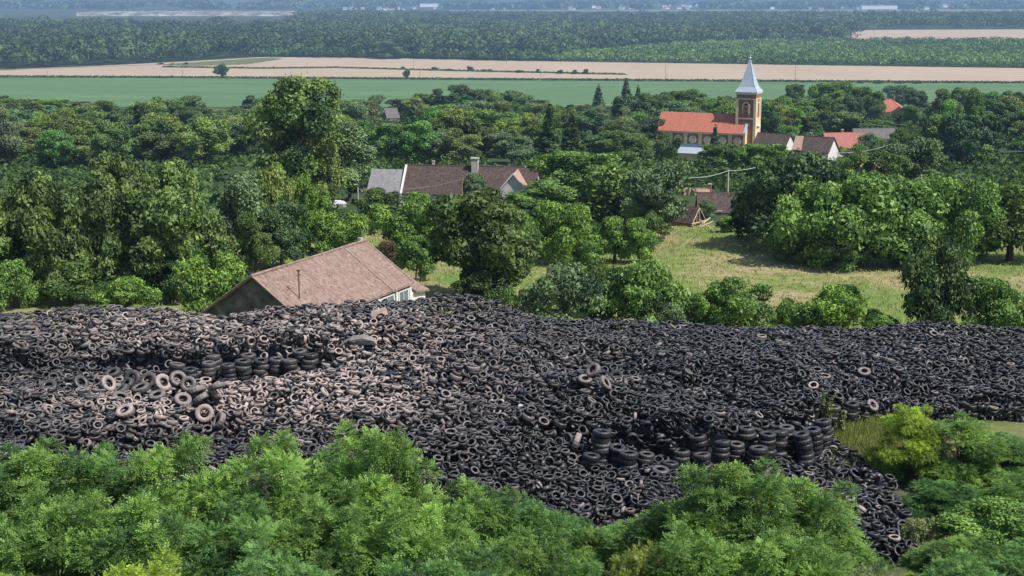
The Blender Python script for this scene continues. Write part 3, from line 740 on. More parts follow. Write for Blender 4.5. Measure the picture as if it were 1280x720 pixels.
MB().box(-FL / 2 + 9.8, -hw - .06, .2, -FL / 2 + 12.2, -hw - .004, 2.3).build('door', MAT['orange_tile'], fh)
# grey-roofed annex, lower, on the left
aL = 6.0; ax = -FL / 2 - aL / 2 - .32
m = MB(); r = lambda x: [(x, -hw, -1), (x, hw - 1, -1), (x, hw - 1, we - .6), (x, -.2, wr - .75), (x, -hw, we - .3)]
m.prism(r(-FL / 2 - aL), r(-FL / 2 - .02)); m.build('annex_wall', MAT['white_wall'], fh)
m = MB()
for s, e, ez in ((-1, -hw - .35, we - .45), (1, hw - .7, we - .75)):
    xa, xb = -FL / 2 - aL - .3, -FL / 2 - .34
    m.hexa([(xa, e, ez), (xb, e, ez), (xb, -.2 + s * .003, wr - .72), (xa, -.2 + s * .003, wr - .72), (xa, e, ez + .14), (xb, e, ez + .14), (xb, -.2 + s * .003, wr - .58), (xa, -.2 + s * .003, wr - .58)])
m.build('annex_roof', MAT['grey_roof'], fh)
m = MB()
for s in (-1, 1): m.hexa([(-FL / 2 - .34, s * 5.4, we - .5), (-FL / 2 + .05, s * 5.4, we - .5), (-FL / 2 + .05, s * .01, wr + .12), (-FL / 2 - .34, s * .01, wr + .12), (-FL / 2 - .34, s * 5.4, we - .14), (-FL / 2 + .05, s * 5.4, we - .14), (-FL / 2 + .05, s * .01, wr + .30), (-FL / 2 - .34, s * .01, wr + .30)])
m.build('verge', MAT['white_wall'], fh)
# right wing: gable towards the camera, ridge running away
gx = FL / 2 - 3.4; m = MB(); r = lambda y: [(gx - 3.1, y, -1), (gx + 3.1, y, -1), (gx + 3.1, y, we + .1), (gx, y, wr - .35), (gx - 3.1, y, we + .1)]
m.prism(r(-hw - 1.6)[::-1], r(-1.0)[::-1]); m.build('wing_wall', MAT['white_wall'], fh)
m = MB()
for s in (-1, 1):
    e = gx + s * 3.5; y0, y1 = -hw - 1.95, -.4; zE = we - .35; zR = wr - .28
    m.hexa([(e, y0, zE), (gx + s * .003, y0, zR), (gx + s * .003, y1, zR), (e, y1, zE), (e, y0, zE + .16), (gx + s * .003, y0, zR + .16), (gx + s * .003, y1, zR + .16), (e, y1, zE + .16)])
wf = m.build('wing_roof', MAT['pink_tile'], fh)
m = MB()
for s in (-1, 1):
    e = gx + s * 3.55; y0 = -hw - 2.03; zE = we - .42; zR = wr - .30
    m.hexa([(e, y0, zE), (gx + s * .003, y0, zR), (gx + s * .003, y0 + .075, zR), (e, y0 + .075, zE), (e, y0, zE + .3), (gx + s * .003, y0, zR + .3), (gx + s * .003, y0 + .075, zR + .3), (e, y0 + .075, zE + .3)])
m.build('barge_board', MAT['white_paint'], wf)
window(fh, (gx, -hw - 1.6, 1.3), (1, 0, 0), 1.1, 1.2, (0, -1, 0))

# --- church
CY = 400.0
c0 = W(938, 144, CY); ca = -math.radians(24); cz = float(gz(c0[0], CY)) - .4
ch = thing('church', 'village church with orange tiled nave and grey metal pyramid spire on a brick tower', 'church', (c0[0], CY, cz), ca)
NL, hw = 25.5, 4.9; wr = c0[2] - cz; we = wr - 4.6
# local x along nave, right end at x = 0
m = MB(); r = lambda x: [(x, -hw, -1.5), (x, hw, -1.5), (x, hw, we), (x, 0, wr - .05), (x, -hw, we)]
m.prism(r(-NL), r(0)); m.build('nave_wall', MAT['cream'], ch)
roof_mesh(NL, hw, we, wr, .3, .16, -NL - .3, -.62).build('roof', MAT['orange_tile'], ch)
m = MB()
for s in (-1, 1):
    m.hexa([(-.6, s * 5.15, we - .25), (.12, s * 5.15, we - .25), (.12, s * .003, wr + .12), (-.6, s * .003, wr + .12), (-.6, s * 5.15, we + .12), (.12, s * 5.15, we + .12), (.12, s * .003, wr + .5), (-.6, s * .003, wr + .5)])
m.build('parapet_capping', MAT['zinc'], ch)
# brick bays with round windows and little arches under the eaves
nb = 6; bw = NL / nb
for k in range(nb):
    xc = -NL + bw * (k + .5); b = MB()
    b.box(xc - bw * .37, -hw - .05, .6, xc + bw * .37, -hw - .003, we - 1.1)
    for j in range(6):
        xx = xc - bw * .37 + bw * .74 * (j + .5) / 6
        b.box(xx - .19, -hw - .05, we - 1.1, xx + .19, -hw - .003, we - .62)
    bay = b.build('brick_bay', MAT['brick'], ch)
    n = 20; z = we - 2.25
    disc = [(xc + 1.12 * math.cos(6.2832 * t / n), -hw - .055, z + 1.12 * math.sin(6.2832 * t / n)) for t in range(n)]
    MB().prism([(p[0], -hw - .16, p[2]) for p in disc], disc).build('round_window', MAT['cream'], bay)
    disc = [(xc + .8 * math.cos(6.2832 * t / n), -hw - .163, z + .8 * math.sin(6.2832 * t / n)) for t in range(n)]
    MB().prism([(p[0], -hw - .18, p[2]) for p in disc], disc).build('pane', MAT['round_pane'], bay)
MB().box(-NL - .1, -hw - .28, we - .55, 0, -hw - .003, we - .25).build('eaves_cornice', MAT['cream'], ch)
# side chapel with blue-grey sheet roof
sx = -14.6
m = MB().box(sx - 3.6, -hw - 3.4, -1.5, sx + 3.6, -hw - .06, we - 5.6); m.build('chapel_wall', MAT['cream'], ch)
m = MB().hexa([(sx - 3.9, -hw - 3.8, we - 5.9), (sx + 3.9, -hw - 3.8, we - 5.9), (sx + 3.9, -hw - .21, we - 4.6), (sx - 3.9, -hw - .21, we - 4.6), (sx - 3.9, -hw - 3.8, we - 5.75), (sx + 3.9, -hw - 3.8, we - 5.75), (sx + 3.9, -hw - .21, we - 4.45), (sx - 3.9, -hw - .21, we - 4.45)])
m.build('chapel_roof', MAT['zinc'], ch)
MB().box(sx - 3.9, -hw - .20, we - 4.6, sx + 3.9, -hw - .054, we - 3.5).build('chapel_flashing', MAT['bluezinc'], ch)
# tower
th_ = 2.75; tcx = -.6; th = wr + 7.0
tz = W(938, 114.5, CY)[2] - cz; sz = W(938, 71.5, CY)[2] - cz
tw = MB().box(tcx - th_, -th_, -1.5, tcx + th_, th_, tz - .3).build('tower', MAT['brick'], ch)
q = MB()
for sx_ in (-1, 1):
    for sy in (-1, 1):
        q.box(tcx + sx_ * th_ - .62 * (sx_ > 0) - .09 * (sx_ < 0) , sy * th_ - .62 * (sy > 0) - .09 * (sy < 0), -1.5, tcx + sx_ * th_ + .09 * (sx_ > 0) + .62 * (sx_ < 0), sy * th_ + .09 * (sy > 0) + .62 * (sy < 0), tz - 1.7)
q.build('quoins', MAT['cream'], tw)
m = MB().box(tcx - th_ - .06, -th_ - .06, tz - 2.0, tcx + th_ + .06, th_ + .06, tz - 1.7); m.box(tcx - th_ - .07, -th_ - .07, wr - .9, tcx + th_ + .07, th_ + .07, wr - .55)
m.build('string_course', MAT['cream'], tw)
# cream panels on the entrance side, bright in the sun
m = MB().box(tcx + th_ + .003, -th_ + .65, .5, tcx + th_ + .06, th_ - .65, wr - .95); m.box(tcx + th_ + .003, -1.75, wr - .5, tcx + th_ + .05, -1.0, tz - 2.05); m.box(tcx + th_ + .003, 1.0, wr - .5, tcx + th_ + .05, 1.75, tz - 2.05)
m.build('wall_panel', MAT['cream'], tw)
MB().box(tcx + th_ + .09, -1.5, wr - 3.0, tcx + th_ + .5, 1.5, wr - 2.7).build('ledge', MAT['white_wall'], tw)
cm = MB().box(tcx - th_ - .35, -th_ - .35, tz - .3, tcx + th_ + .35, th_ + .35, tz + .05); cm.box(tcx - th_ - .18, -th_ - .18, tz - .62, tcx + th_ + .18, th_ + .18, tz - .302)
cm.build('cornice', MAT['white_wall'], tw)
def arch(cx, cz_, w, h, k, n=9):           # pointed arch outline in a vertical plane
    pts = [(cx - w, cz_), (cx + w, cz_)]
    for t in range(n + 1): a = t / n; pts.append((cx + w * math.cos(a * math.pi / 2) ** .8, cz_ + h + k * math.sin(a * math.pi / 2)))
    for t in range(n - 1, -1, -1): a = t / n; pts.append((cx - w * math.cos(a * math.pi / 2) ** .8, cz_ + h + k * math.sin(a * math.pi / 2)))
    return pts
zb = wr + .5; hh = (tz - 2.2 - zb) * .52
for f in range(2):
    to = (lambda u, z, d: (tcx + u, -th_ - d, z)) if f == 0 else (lambda u, z, d: (tcx + th_ + d, u, z))
    o_, i_ = arch(0, zb, 1.02, hh, 1.35), arch(0, zb + .05, .70, hh - .05, 1.0)
    P = lambda pts, d: [to(u, z, d) for u, z in pts]
    sur = MB(); a, b = (P(o_, .10), P(o_, .004)); n = len(a)
    if f == 0: sur.prism(a, b)
    else: sur.prism(b, a)
    wnd = sur.build('belfry_window', MAT['cream'], tw)
    b2 = MB(); a, b = P(i_, .13), P(i_, .105); b2.prism(a, b) if f == 0 else b2.prism(b, a); lv = b2.build('opening', MAT['dark'], wnd)
    s2 = MB()
    for j in range(6): u0 = zb + .3 + j * hh / 5.2; P4 = [to(-.6, u0, .13), to(.6, u0, .13), to(.6, u0 + .12, .13), to(-.6, u0 + .12, .13)]; Q4 = [to(-.6, u0 - .1, .2), to(.6, u0 - .1, .2), to(.6, u0 + .02, .2), to(-.6, u0 + .02, .2)]; s2.prism(P4, Q4)
    s2.build('louvres', MAT['brick'], wnd)
# spire: bell-cast four-sided pyramid, standing seams
sp_ = MB(); rings = [(th_ + .42, tz + .05), (th_ * .80, tz + 1.35), (th_ * .60, tz + 3.0), (.10, sz - .6)]
for (a, za), (b, zb_) in zip(rings[:-1], rings[1:]):
    R1 = [(-a, -a), (a, -a), (a, a), (-a, a)]; R2 = [(-b, -b), (b, -b), (b, b), (-b, b)]
    for j in range(4): sp_.poly((tcx + R1[j][0], R1[j][1], za), (tcx + R1[(j + 1) % 4][0], R1[(j + 1) % 4][1], za), (tcx + R2[(j + 1) % 4][0], R2[(j + 1) % 4][1], zb_), (tcx + R2[j][0], R2[j][1], zb_))
sp_o = sp_.build('spire', MAT['zinc'], ch)
sm = MB()
for j, (ux, uy) in enumerate([(-1, -1), (1, -1), (1, 1), (-1, 1)]): sm.tube([(tcx + ux * a, uy * a, z) for a, z in rings], .07, 5)
sm.build('hip_seams', MAT['zinc'], sp_o)
fm_ = MB(); fm_.tube([(tcx, 0, sz - .8), (tcx, 0, sz + .9)], .07, 6); fm_.tube([(tcx - .35, 0, sz + .55), (tcx + .35, 0, sz + .55)], .06, 5)
bpts = [(.02, -.02), (.24, .12), (.3, .3), (.22, .46), (.02, .56)]
fm_.tube([(tcx, 0, sz - .5 + z) for _, z in bpts], [a for a, _ in bpts], 10); fm_.build('finial', MAT['white_paint'], sp_o)

# --- smaller houses
def house(label, px, py, Y, L, hw, ang, roof, wall, rise=2.8, name='house', cat='house', chim=None, hip=False, win=True, zb=None, group=None, tall=None):
    c = W(px, py, Y); g = float(gz(c[0], Y)) - .2; wr = c[2] - g if tall is None else tall; we = wr - rise
    t = thing(name, label, cat, (c[0], Y, g), math.radians(ang), group)
    if hip:
        MB().box(-L / 2, -hw, -1, L / 2, hw, we).build('wall', MAT[wall], t)
        e, l2, q = .4, max(.3, L / 2 - hw), MB()
        A4 = [(-L / 2 - e, -hw - e, we - .1), (L / 2 + e, -hw - e, we - .1), (L / 2 + e, hw + e, we - .1), (-L / 2 - e, hw + e, we - .1)]; r0, r1 = (-l2, 0, wr), (l2, 0, wr)
        q.poly(A4[0], A4[1], r1, r0); q.poly(A4[1], A4[2], r1); q.poly(A4[2], A4[3], r0, r1); q.poly(A4[3], A4[0], r0); q.poly(*A4[::-1])
        rf = q.build('roof', MAT[roof], t)
        h = MB()
        for a in (A4[0], A4[3]): h.tube([(a[0], a[1], a[2] + .04), (r0[0], r0[1], r0[2] + .04)], .12, 5)
        for a in (A4[1], A4[2]): h.tube([(a[0], a[1], a[2] + .04), (r1[0], r1[1], r1[2] + .04)], .12, 5)
        h.tube([(r0[0], 0, wr + .04), (r1[0], 0, wr + .04)], .12, 5); h.build('hip_tiles', MAT['pink_tile'], rf)
    else:
        gable_wall(L, hw, we, wr).build('wall', MAT[wall], t); rf = roof_mesh(L, hw, we, wr, .3, .15).build('roof', MAT[roof], t)
        MB().tube([(-L / 2 - .3, 0, wr + .14), (L / 2 + .3, 0, wr + .14)], .12, 5).build('ridge_cap', MAT[roof], rf)
    for cx, cy, m in (chim or []): chimney(rf, cx, cy, wr - 1.2, wr + .9, .6, m)
    if win:
        for k in range(max(1, int(L // 4))): window(t, (-L / 2 + L * (k + .5) / max(1, int(L // 4)), -hw, we * .5), (1, 0, 0), .9, 1.2, (0, -1, 0))
        if not hip: window(t, (L / 2, 0, we * .55), (0, 1, 0), .9, 1.2, (1, 0, 0))
    return t, wr, we
house('house with dark brown roof and white gable beside the right foot of the church', 968, 167.5, 388, 9, 4.2, -32, 'brown_tile', 'white_wall', 3.4)
t, wr, we = house('white gabled house with long brown roof right of the church, chimney on the ridge', 1020, 171.5, 374, 9.5, 4.2, -30, 'brown_tile', 'white_wall', 3.3, chim=[(-1.6, .4, 'brick')])
q = MB(); q.poly((-4.9, -4.6, we + .25), (-2.2, -4.62, we + .25), (-3.2, -.3, wr + .2)); q.poly((-4.9, -4.6, we + .25), (-3.2, -.3, wr + .2), (-5.3, -.4, wr + .1))
q.build('hip_panel', MAT['pink_tile'], t)
house('low house with faded red roof behind the white gabled house', 1049, 166.5, 402, 9, 4.2, 12, 'red_tile', 'white_wall', 3.6, chim=[(1, .3, 'brick')])
house('small dark red roof joined right of the faded red roof', 1074, 167, 408, 5, 3.2, 12, 'red_tile', 'white_wall', 2.2)
house('far house with bright orange hipped roof and chimney at the edge of the green field', 1112, 124, 640, 15, 6.8, -18, 'orange_tile', 'white_wall', 5.0, chim=[(-1.2, 0, 'orange_tile'), (2.0, .8, 'orange_tile')], hip=True)
house('long low grey roofed outbuilding between the trees right of the red roofs', 1092, 161, 442, 13, 3, 8, 'dull_roof', 'grey_wall', 2.6, name='outbuilding', cat='outbuilding', win=False)
house('small grey gable peeping between trees above the long farmhouse', 488, 135.5, 575, 5, 3.0, 25, 'dull_roof', 'grey_wall', 3.4)
house('small house with pinkish roof half hidden by trees left of the utility pole', 872, 236.5, 262, 4, 2.5, -15, 'pink_tile', 'white_wall', 2.0, chim=[(2.2, .2, 'red_tile')], win=False)
house('long low shed with dark brown roof below the utility pole', 898, 242, 234, 6.5, 3.2, -4, 'brown_tile', 'white_wall', 2.5, name='shed', cat='shed')
house('pale house corner with reddish roof hidden behind the dark trees on the right', 1090, 200, 335, 6, 3.0, -25, 'pink_tile', 'white_wall', 2.4)
# collapsed shed at the edge of the meadow
c = W(858, 258, 214); g = float(gz(c[0], 214)) - .1
sh = thing('collapsed_shed', 'collapsed wooden shed with open timber gable and broken beams at the meadow edge', 'shed', (c[0], 214, g), math.radians(-38))
H = c[2] - g; Ls, hs = 4.2, 1.9
roof_mesh(Ls, hs, .9, H, .15, .1, side=(1, 1)).build('roof', MAT['brown_tile'], sh)
MB().box(-Ls / 2, -hs + .1, -.5, Ls / 2 - .2, hs - .1, .88).build('wall', MAT['timber'], sh)
m = MB(); x = Ls / 2 + .18
m.tube([(x, -hs, .85), (x, 0, H)], .08, 5); m.tube([(x, hs, .85), (x, 0, H)], .08, 5); m.tube([(x, -hs - .2, .85), (x, hs + .2, .85)], .09, 5); m.tube([(x, 0, .85), (x, 0, H * .93)], .07, 5); m.tube([(x, -.7, .85), (x, -.7, H * .72)], .06, 5)
m.build('gable_frame', MAT['pale_timber'], sh)
MB().poly((Ls / 2 + .02, -hs * .75, .95), (Ls / 2 + .02, hs * .75, .95), (Ls / 2 + .02, 0, H * .85)).build('opening', MAT['dark'], sh)
rr = random.Random(3)
for k in range(9):
    x, y = Ls / 2 + .5 + rr.uniform(0, 4.2), rr.uniform(-2.4, 1.2); a = rr.uniform(0, 3.1); l = rr.uniform(.9, 1.7)
    gg = float(gz(c[0] + x * .8, 214)) - g
    MB().tube([(x - math.cos(a) * l, y - math.sin(a) * l, .12 + gg), (x + math.cos(a) * l, y + math.sin(a) * l, .2 + gg + rr.uniform(.1, 1.1))], .10, 5).build('fallen_beam', MAT['pale_timber'], sh)

# --- poles, cables, wires
def pole(label, px, py_base, py_top, Y=None, r=.12, mat='concrete', name='utility_pole', arm=0, group=None, lean=0):
    g = ground(px, py_base) if Y is None else np.array([*W(px, py_base, Y)[:2], 0]);
    if Y is not None: g[2] = float(gz(g[0], Y))
    h = W(px, py_top, g[1])[2] - g[2]
    t = thing(name, label, 'pole', g, 0, group)
    MB().tube([(0, 0, -.4), (lean * .5, 0, h * .5), (lean, 0, h)], [r * 1.15, r, r * .75], 8).build('shaft', MAT[mat], t)
    if arm:
        m = MB().box(lean - arm, -.06, h - .45, lean + arm, .06, h - .3)
        for s in (-1, -.4, .4, 1): m.tube([(lean + s * arm * .92, 0, h - .3), (lean + s * arm * .92, 0, h - .05)], .05, 5)
        m.build('crossarm', MAT[mat], t)
    return np.array([g[0] + lean, g[1], g[2] + h])
pa = pole('pale concrete pole left of the long farmhouse', 448, 268, 234, 240, .13, arm=0)
pb = pole('dark wooden pole in front of the long farmhouse roof', 577.5, 262, 222, 238, .14, 'timber', arm=.35)
pc = pole('grey concrete pole rising above the low brown shed roof', 909, 262, 212.5, 238, .15, arm=0)
pole('leaning bare grey trunk pole behind the barn', 316.5, 334, 292, 165, .10, 'pale_bark', 'leaning_pole', lean=-.5)
def cable(label, a, b, sag, r, mat, n=12):
    a, b = np.array(a), np.array(b)
    P = [tuple(a + (b - a) * t - np.array([0, 0, sag * 4 * t * (1 - t)])) for t in np.linspace(0, 1, n)]
    o = MB().tube(P, r, 5).build('cable', MAT[mat]); tag(o, label, 'cable')
cable('thick pale cable running left from the concrete pole above the brown shed', pc - [0, 0, .1], W(862, 222, 226), .35, .06, 'cable')
cable('thick pale cable running right from the concrete pole towards the dark trees', pc - [0, 0, .1], W(944, 209.5, 246), .15, .06, 'cable')
cable('pale cable sagging across the trees right of the white gabled house', W(1044, 191, 345), W(1106, 183, 352), .5, .06, 'cable')
cable('thin wire crossing the brown farmhouse roof from the left pole to the dark pole', pa - [0, 0, .3], pb - [0, 0, .3], .8, .03, 'cable')
FP = 'wooden power line poles standing in the far fields'
for k, (px, b, t_, arm) in enumerate([(229, 107, 88.5, 1.2), (364, 96, 82, .5), (384, 93, 79, .5), (517, 88, 73, .5), (562, 76.5, 66, .5), (525, 99, 86, .4), (676, 99, 83.5, .5), (832, 101, 81, .5), (994, 101.5, 82, .5), (633, 80, 66, .5), (1092, 53, 37, 1.0), (1109, 50, 38, 2.0), (60, 106, 88, .8)]):
    pole(None, px, b, t_, None, .17, 'timber', 'power_pole', arm, FP)
POLES = [o for o in COL.objects if o.get('group') == FP]
for k, o in enumerate(sorted(POLES, key=lambda o: float(project(np.array(o.location))[0]))):
    o['label'] = ['short arm', 'T-topped', 'left of a close pair of', 'right of a close pair of'][k] + ' power pole in the fields at far left' if k < 4 else \
        f"wooden power pole in the far wheat, {['fifth', 'sixth', 'seventh', 'eighth', 'ninth', 'tenth', 'eleventh', 'twelfth', 'thirteenth'][k - 4]} from the left of the line"

# --- lone trees and bushes along the field hedge
for px, b, t_, wp, lab in [(277, 97.5, 79, 18, 'lone round dark tree standing at the border of green field and wheat'), (508, 98.5, 87, 10, 'small round tree alone at the edge of the green field'),
    (588, 89.5, 82.5, 9, None), (544, 87.5, 83.5, 10, None), (560, 88.5, 85.5, 8, None), (604, 89.5, 86.5, 6, None), (612, 89.8, 86, 6, None), (650, 91, 87.5, 9, None), (672, 91.5, 86, 4, None), (700, 92.6, 87, 8, None),
    (718, 93, 87, 6, None), (732, 93.2, 86, 6, None), (503, 86.5, 83, 5, None), (420, 84.8, 82.6, 6, None), (450, 85.4, 83.5, 5, None), (200, 81, 78.5, 9, None), (215, 81, 79, 7, None), (232, 81, 77.5, 6, None), (1005, 103.3, 100.5, 9, None),
    (1052, 104, 101, 14, None), (1075, 104.3, 101.5, 10, None), (1098, 104.5, 101, 12, None), (1125, 104.7, 101, 12, None), (1146, 104.8, 101, 12, None), (930, 102.6, 100.4, 8, None), (1105, 54, 45, 8, None), (1132, 54.3, 49, 8, None),
    (462, 73.5, 54, 0, None), (487, 73.8, 50, 34, 'grey green tree standing out in front of the far forest edge')]:
    if wp: tree_px(px, t_, b, wp, 'walnut' if wp == 18 else 'round', 'grey' if wp == 34 else 'blue', parts=False, label=lab, noun='field bush' if lab is None else None)
def verge(name, line, wpx, seed, mat='wood_leaf', hh=.9, n=2600, label=''):
    rng = np.random.default_rng(seed); X = rng.uniform(line[0][0], line[-1][0], n); y = np.interp(X, *zip(*line)) + rng.normal(0, wpx, n)
    P = np.array([plane_pt(a, b) for a, b in zip(X, y)]); m = 5
    Q = P[:, None] + rng.normal(size=(n, m, 3)) * np.array([1.2, 1.2, .3]); Q[..., 2] = abs(Q[..., 2]) + hh * .5
    V, F = leaf_quads(rng, Q.reshape(-1, 3), norm(rng.normal(size=(n * m, 3)) + [0, -.3, .6]), 1.5)
    tag(link(name, mesh_np(name, V, F, [MAT[mat]], {'tone': np.repeat(np.clip(rng.normal(.4, .2, n * m), 0, 1), 4)})), label, 'hedge', kind='stuff')
verge('field_hedge', [(205, 84.2), (330, 86), (420, 85), (560, 88.8), (780, 93.6)],   .08, 61, n=1300, hh=.5, label='thin dark weedy strip running across the wheat field')
verge('field_margin', [(-200, 96.2), (128, 97), (400, 98.5), (700, 100.5), (1152, 103.5), (1450, 105)], .12, 62, n=4200, label='dark grassy margin between wheat and green field')

# --- hills, spoil heap, far town
def hills():
    Y = np.linspace(5600, 15000, 60); U = np.linspace(-1, 1, 140); YY, UU = np.meshgrid(Y, U, indexing='ij'); XX = UU * .55 * YY
    ZZ = (YY - 5600) * .035 * (1 + .25 * np.sin(XX * .0011 + 1) + .2 * np.sin(XX * .0027 + YY * .0006)) + 12 * np.sin(XX * .006) * np.sin(YY * .004) - 1
    V = np.stack([XX, YY, ZZ], -1).reshape(-1, 3); nr, nc = YY.shape; i = np.arange(nr - 1)[:, None] * nc + np.arange(nc - 1)[None]
    F = np.stack([i, i + 1, i + nc + 1, i + nc], -1).reshape(-1, 4)
    k = M('far_wooded_hills'); n1 = k.noise(.004, 8, k.coord('World'), .7); n2 = k.noise(.02, 6, k.coord('World'), .7)
    f = k.math('ADD', k.math('MULTIPLY', n1, .5), k.math('MULTIPLY', n2, .5)); k.bump(n2, 40, .8)
    mat = k.done(k.ramp(f, [(.40, (.022, .045, .035)), (.52, (.05, .085, .05)), (.60, (.12, .14, .08)), (.64, (.045, .08, .05))]), .95)
    tag(link('hills', mesh_np('hills', V, F, [mat], smooth=True)), kind='structure')
hills()
forest('distant_woods', 'blue hazy belt of woods at the foot of the far hills', 'forest_leaf', lambda px, py: (py < 14.5) & (py > 6.0) & (np.sin(px * .021 + py * .6) + np.sin(px * .057) > -.45), 4100, 5900, 30, 17, 20, 11, 54)
def spoil():
    k = M('pale_spoil'); n1 = k.noise(.03, 6, k.coord('World'))
    mat = k.done(k.ramp(n1, [(.38, (.12, .13, .08)), (.5, (.26, .21, .16)), (.66, (.50, .44, .38))]), .95)
    X = np.linspace(95, 398, 90); rng = np.random.default_rng(5)
    tops = 16.2 - 1.3 * np.sin((X - 95) / 303 * math.pi) ** .5 + rng.normal(0, .35, 90)
    Yd = 3300.; r0 = np.array([[*W(x, 24.5, Yd)[:2], -3] for x in X]); r1 = np.array([W(x, t_, Yd + 90) for x, t_ in zip(X, tops)]); r2 = r1 + [0, 120, 0]; r3 = r2 + [0, 120, -60]
    rm = r0 * .45 + r1 * .55 + np.array([0, 0, 3.0]) + rng.normal(0, 3, (90, 3)) * [0, 1, .5]
    V = np.concatenate([r0, rm, r1, r2, r3]); n = 90; i = np.arange(4)[:, None] * n + np.arange(n - 1)[None]; F = np.stack([i, i + 1, i + n + 1, i + n], -1).reshape(-1, 4)
    tag(link('spoil_bank', mesh_np('spoil_bank', V, F, [mat])), kind='structure')
spoil()
MAT['town_white'] = plain('far_white_wall', (.80, .80, .80), .8, .1, .05); MAT['town_roof'] = plain('far_red_roof', (.40, .22, .17), .8, .1, .15)
rng = np.random.default_rng(77)
GT = 'pale buildings of the distant town below the hills'
def town(px, py, wpx, hpx, wall='town_white', roof='town_roof', label=None, flat=False, name='town_building'):
    P = plane_pt(px, py); s = P[1] / FPX; w_, h = wpx * s, hpx * s
    t = thing(name, label, 'building', P, rng.uniform(-.3, .3), None if label else GT)
    dd = min(w_, 22)
    MB().box(-w_ / 2, -dd / 2, -2, w_ / 2, dd / 2, h * (1 if flat else .65)).build('wall', MAT[wall], t)
    if flat: MB().box(-w_ / 2 - .5, -dd / 2 - .5, h, w_ / 2 + .5, dd / 2 + .5, h + 1.0).build('roof', MAT['grey_roof' if roof != 'town_white' else roof], t)
    else: roof_mesh(w_, dd / 2, h * .65, h, .5, .4).build('roof', MAT[roof], t)
town(542, 8.6, 34, 3.4, 'town_white', 'town_white', 'long white flat roofed hall in the distant town, left of the middle', True)
town(1098, 11.5, 44, 4.6, 'town_white', 'zinc', 'large pale flat roofed hall in the distant town at far right', True)
town(927, 11, 3, 8, 'grey_wall', 'zinc', 'tall narrow pale tower in the distant town above the church spire', True, 'tower_block')
town(1005, 10.5, 3, 7, 'town_white', 'zinc', 'tall narrow white tower block in the distant town right of the spire', True, 'tower_block')
for k in range(120):
    px = rng.choice([rng.uniform(430, 560), rng.uniform(610, 660), rng.uniform(700, 800), rng.uniform(800, 880), rng.uniform(880, 1152), rng.uniform(1152, 1300)], p=[.18, .1, .27, .17, .2, .08])
    py = rng.uniform(7.0, 12.2) if px > 600 else rng.uniform(11.0, 13.4)
    town(px, py, rng.uniform(2.2, 6.5), rng.uniform(1.8, 3.4), 'town_white', 'town_roof' if rng.random() < .6 else 'grey_roof', None, rng.random() < .3)
for o in list(COL.objects):
    if o.get('group') == GT: o['label'] = 'small pale building of the distant town at the foot of the blue hills'

# --- white covered trailer by the tall poplar
c = ground(418, 262); cv = thing('covered_trailer', 'small trailer under a white tarpaulin between the tall poplar and the farmhouse', 'trailer', c, .3)
MB().box(-1.9, -.9, .45, 1.9, .9, .95).build('body', MAT['grey_wall'], cv)
m = MB(); pr = [(-2.0, .96), (-1.9, 1.2), (-1.1, 1.42), (0, 1.5), (1.1, 1.42), (1.9, 1.2), (2.0, .96)]
m.prism([(x, -1.0, z) for x, z in pr], [(x, 1.0, z) for x, z in pr]); m.build('tarpaulin', MAT['town_white'], cv)
for x in (-.7, .7):
    for y in (-.95, .95): MB().tube([(x, y - .1, .38), (x, y + .1, .38)], .38, 14).build('wheel', MAT['dark'], cv)

# --- tall dry grass of the meadow
def grass(name, label, sel, n, hh, col_a, col_b, seed, boxXY, wide=.05):
    rng = np.random.default_rng(seed)
    X = rng.uniform(boxXY[0], boxXY[1], n); Y = rng.uniform(boxXY[2], boxXY[3], n); z = gz(X, Y); px, py = project(np.stack([X, Y, z], 1)); ok = sel(px, py, X, Y); X, Y, z = X[ok], Y[ok], z[ok]; n = len(X); m = 4
    base = np.stack([X, Y, z], 1)[:, None] + rng.normal(size=(n, m, 3)) * [.18, .18, 0]
    patch = .5 + .5 * np.sin(X * .21 + 2 * np.sin(Y * .13)) * np.cos(Y * .17 + X * .05)
    h = hh * rng.uniform(.5, 1.2, (n, m, 1)) * (.6 + .7 * patch)[:, None, None]; tip = base + np.concatenate([rng.normal(size=(n, m, 2)) * .3 * h, h], 2)
    sd_ = rng.normal(size=(n, m, 3)) * [1, 1, 0]; sd_ = norm(sd_) * wide
    V = np.stack([base - sd_, base + sd_, tip + sd_ * .4, tip - sd_ * .4], 2).reshape(-1, 3)
    k = M(name + '_blades'); c = k.mix(k.attr('tone'), (*col_a, 1), (*col_b, 1)); tb = k.node('BsdfTranslucent'); k.l.new(c, tb.inputs[0]); k.set(k.b, 'Base Color', c)
    mx = k.node('MixShader'); mx.inputs[0].default_value = .3; k.l.new(k.b.outputs[0], mx.inputs[1]); k.l.new(tb.outputs[0], mx.inputs[2]); mat = k.done(None, .9, 0, mx.outputs[0])
    t = np.clip(patch * .9 + rng.normal(0, .2, n), 0, 1)
    tag(link(name, mesh_np(name, V, np.arange(len(V)).reshape(-1, 4), [mat], {'tone': np.repeat(t, 4 * m)})), label, 'grass', kind='stuff')
grass('meadow_grass', 'tall dry straw coloured grass of the meadow', lambda px, py, X, Y: (py < 440) & (py > 284), 15000, .30, (.28, .37, .09), (.58, .54, .28), 71, (-40, 95, 108, 212), .06)
grass('grass_patch', 'fresh green grass patch between the tyre heaps on the right', lambda px, py, X, Y: (px > 1034) & (px < 1135) & (py > 525) & (py < 592), 9000, .55, (.16, .22, .04), (.36, .36, .12), 72, (14, 30, 72, 86), .02)

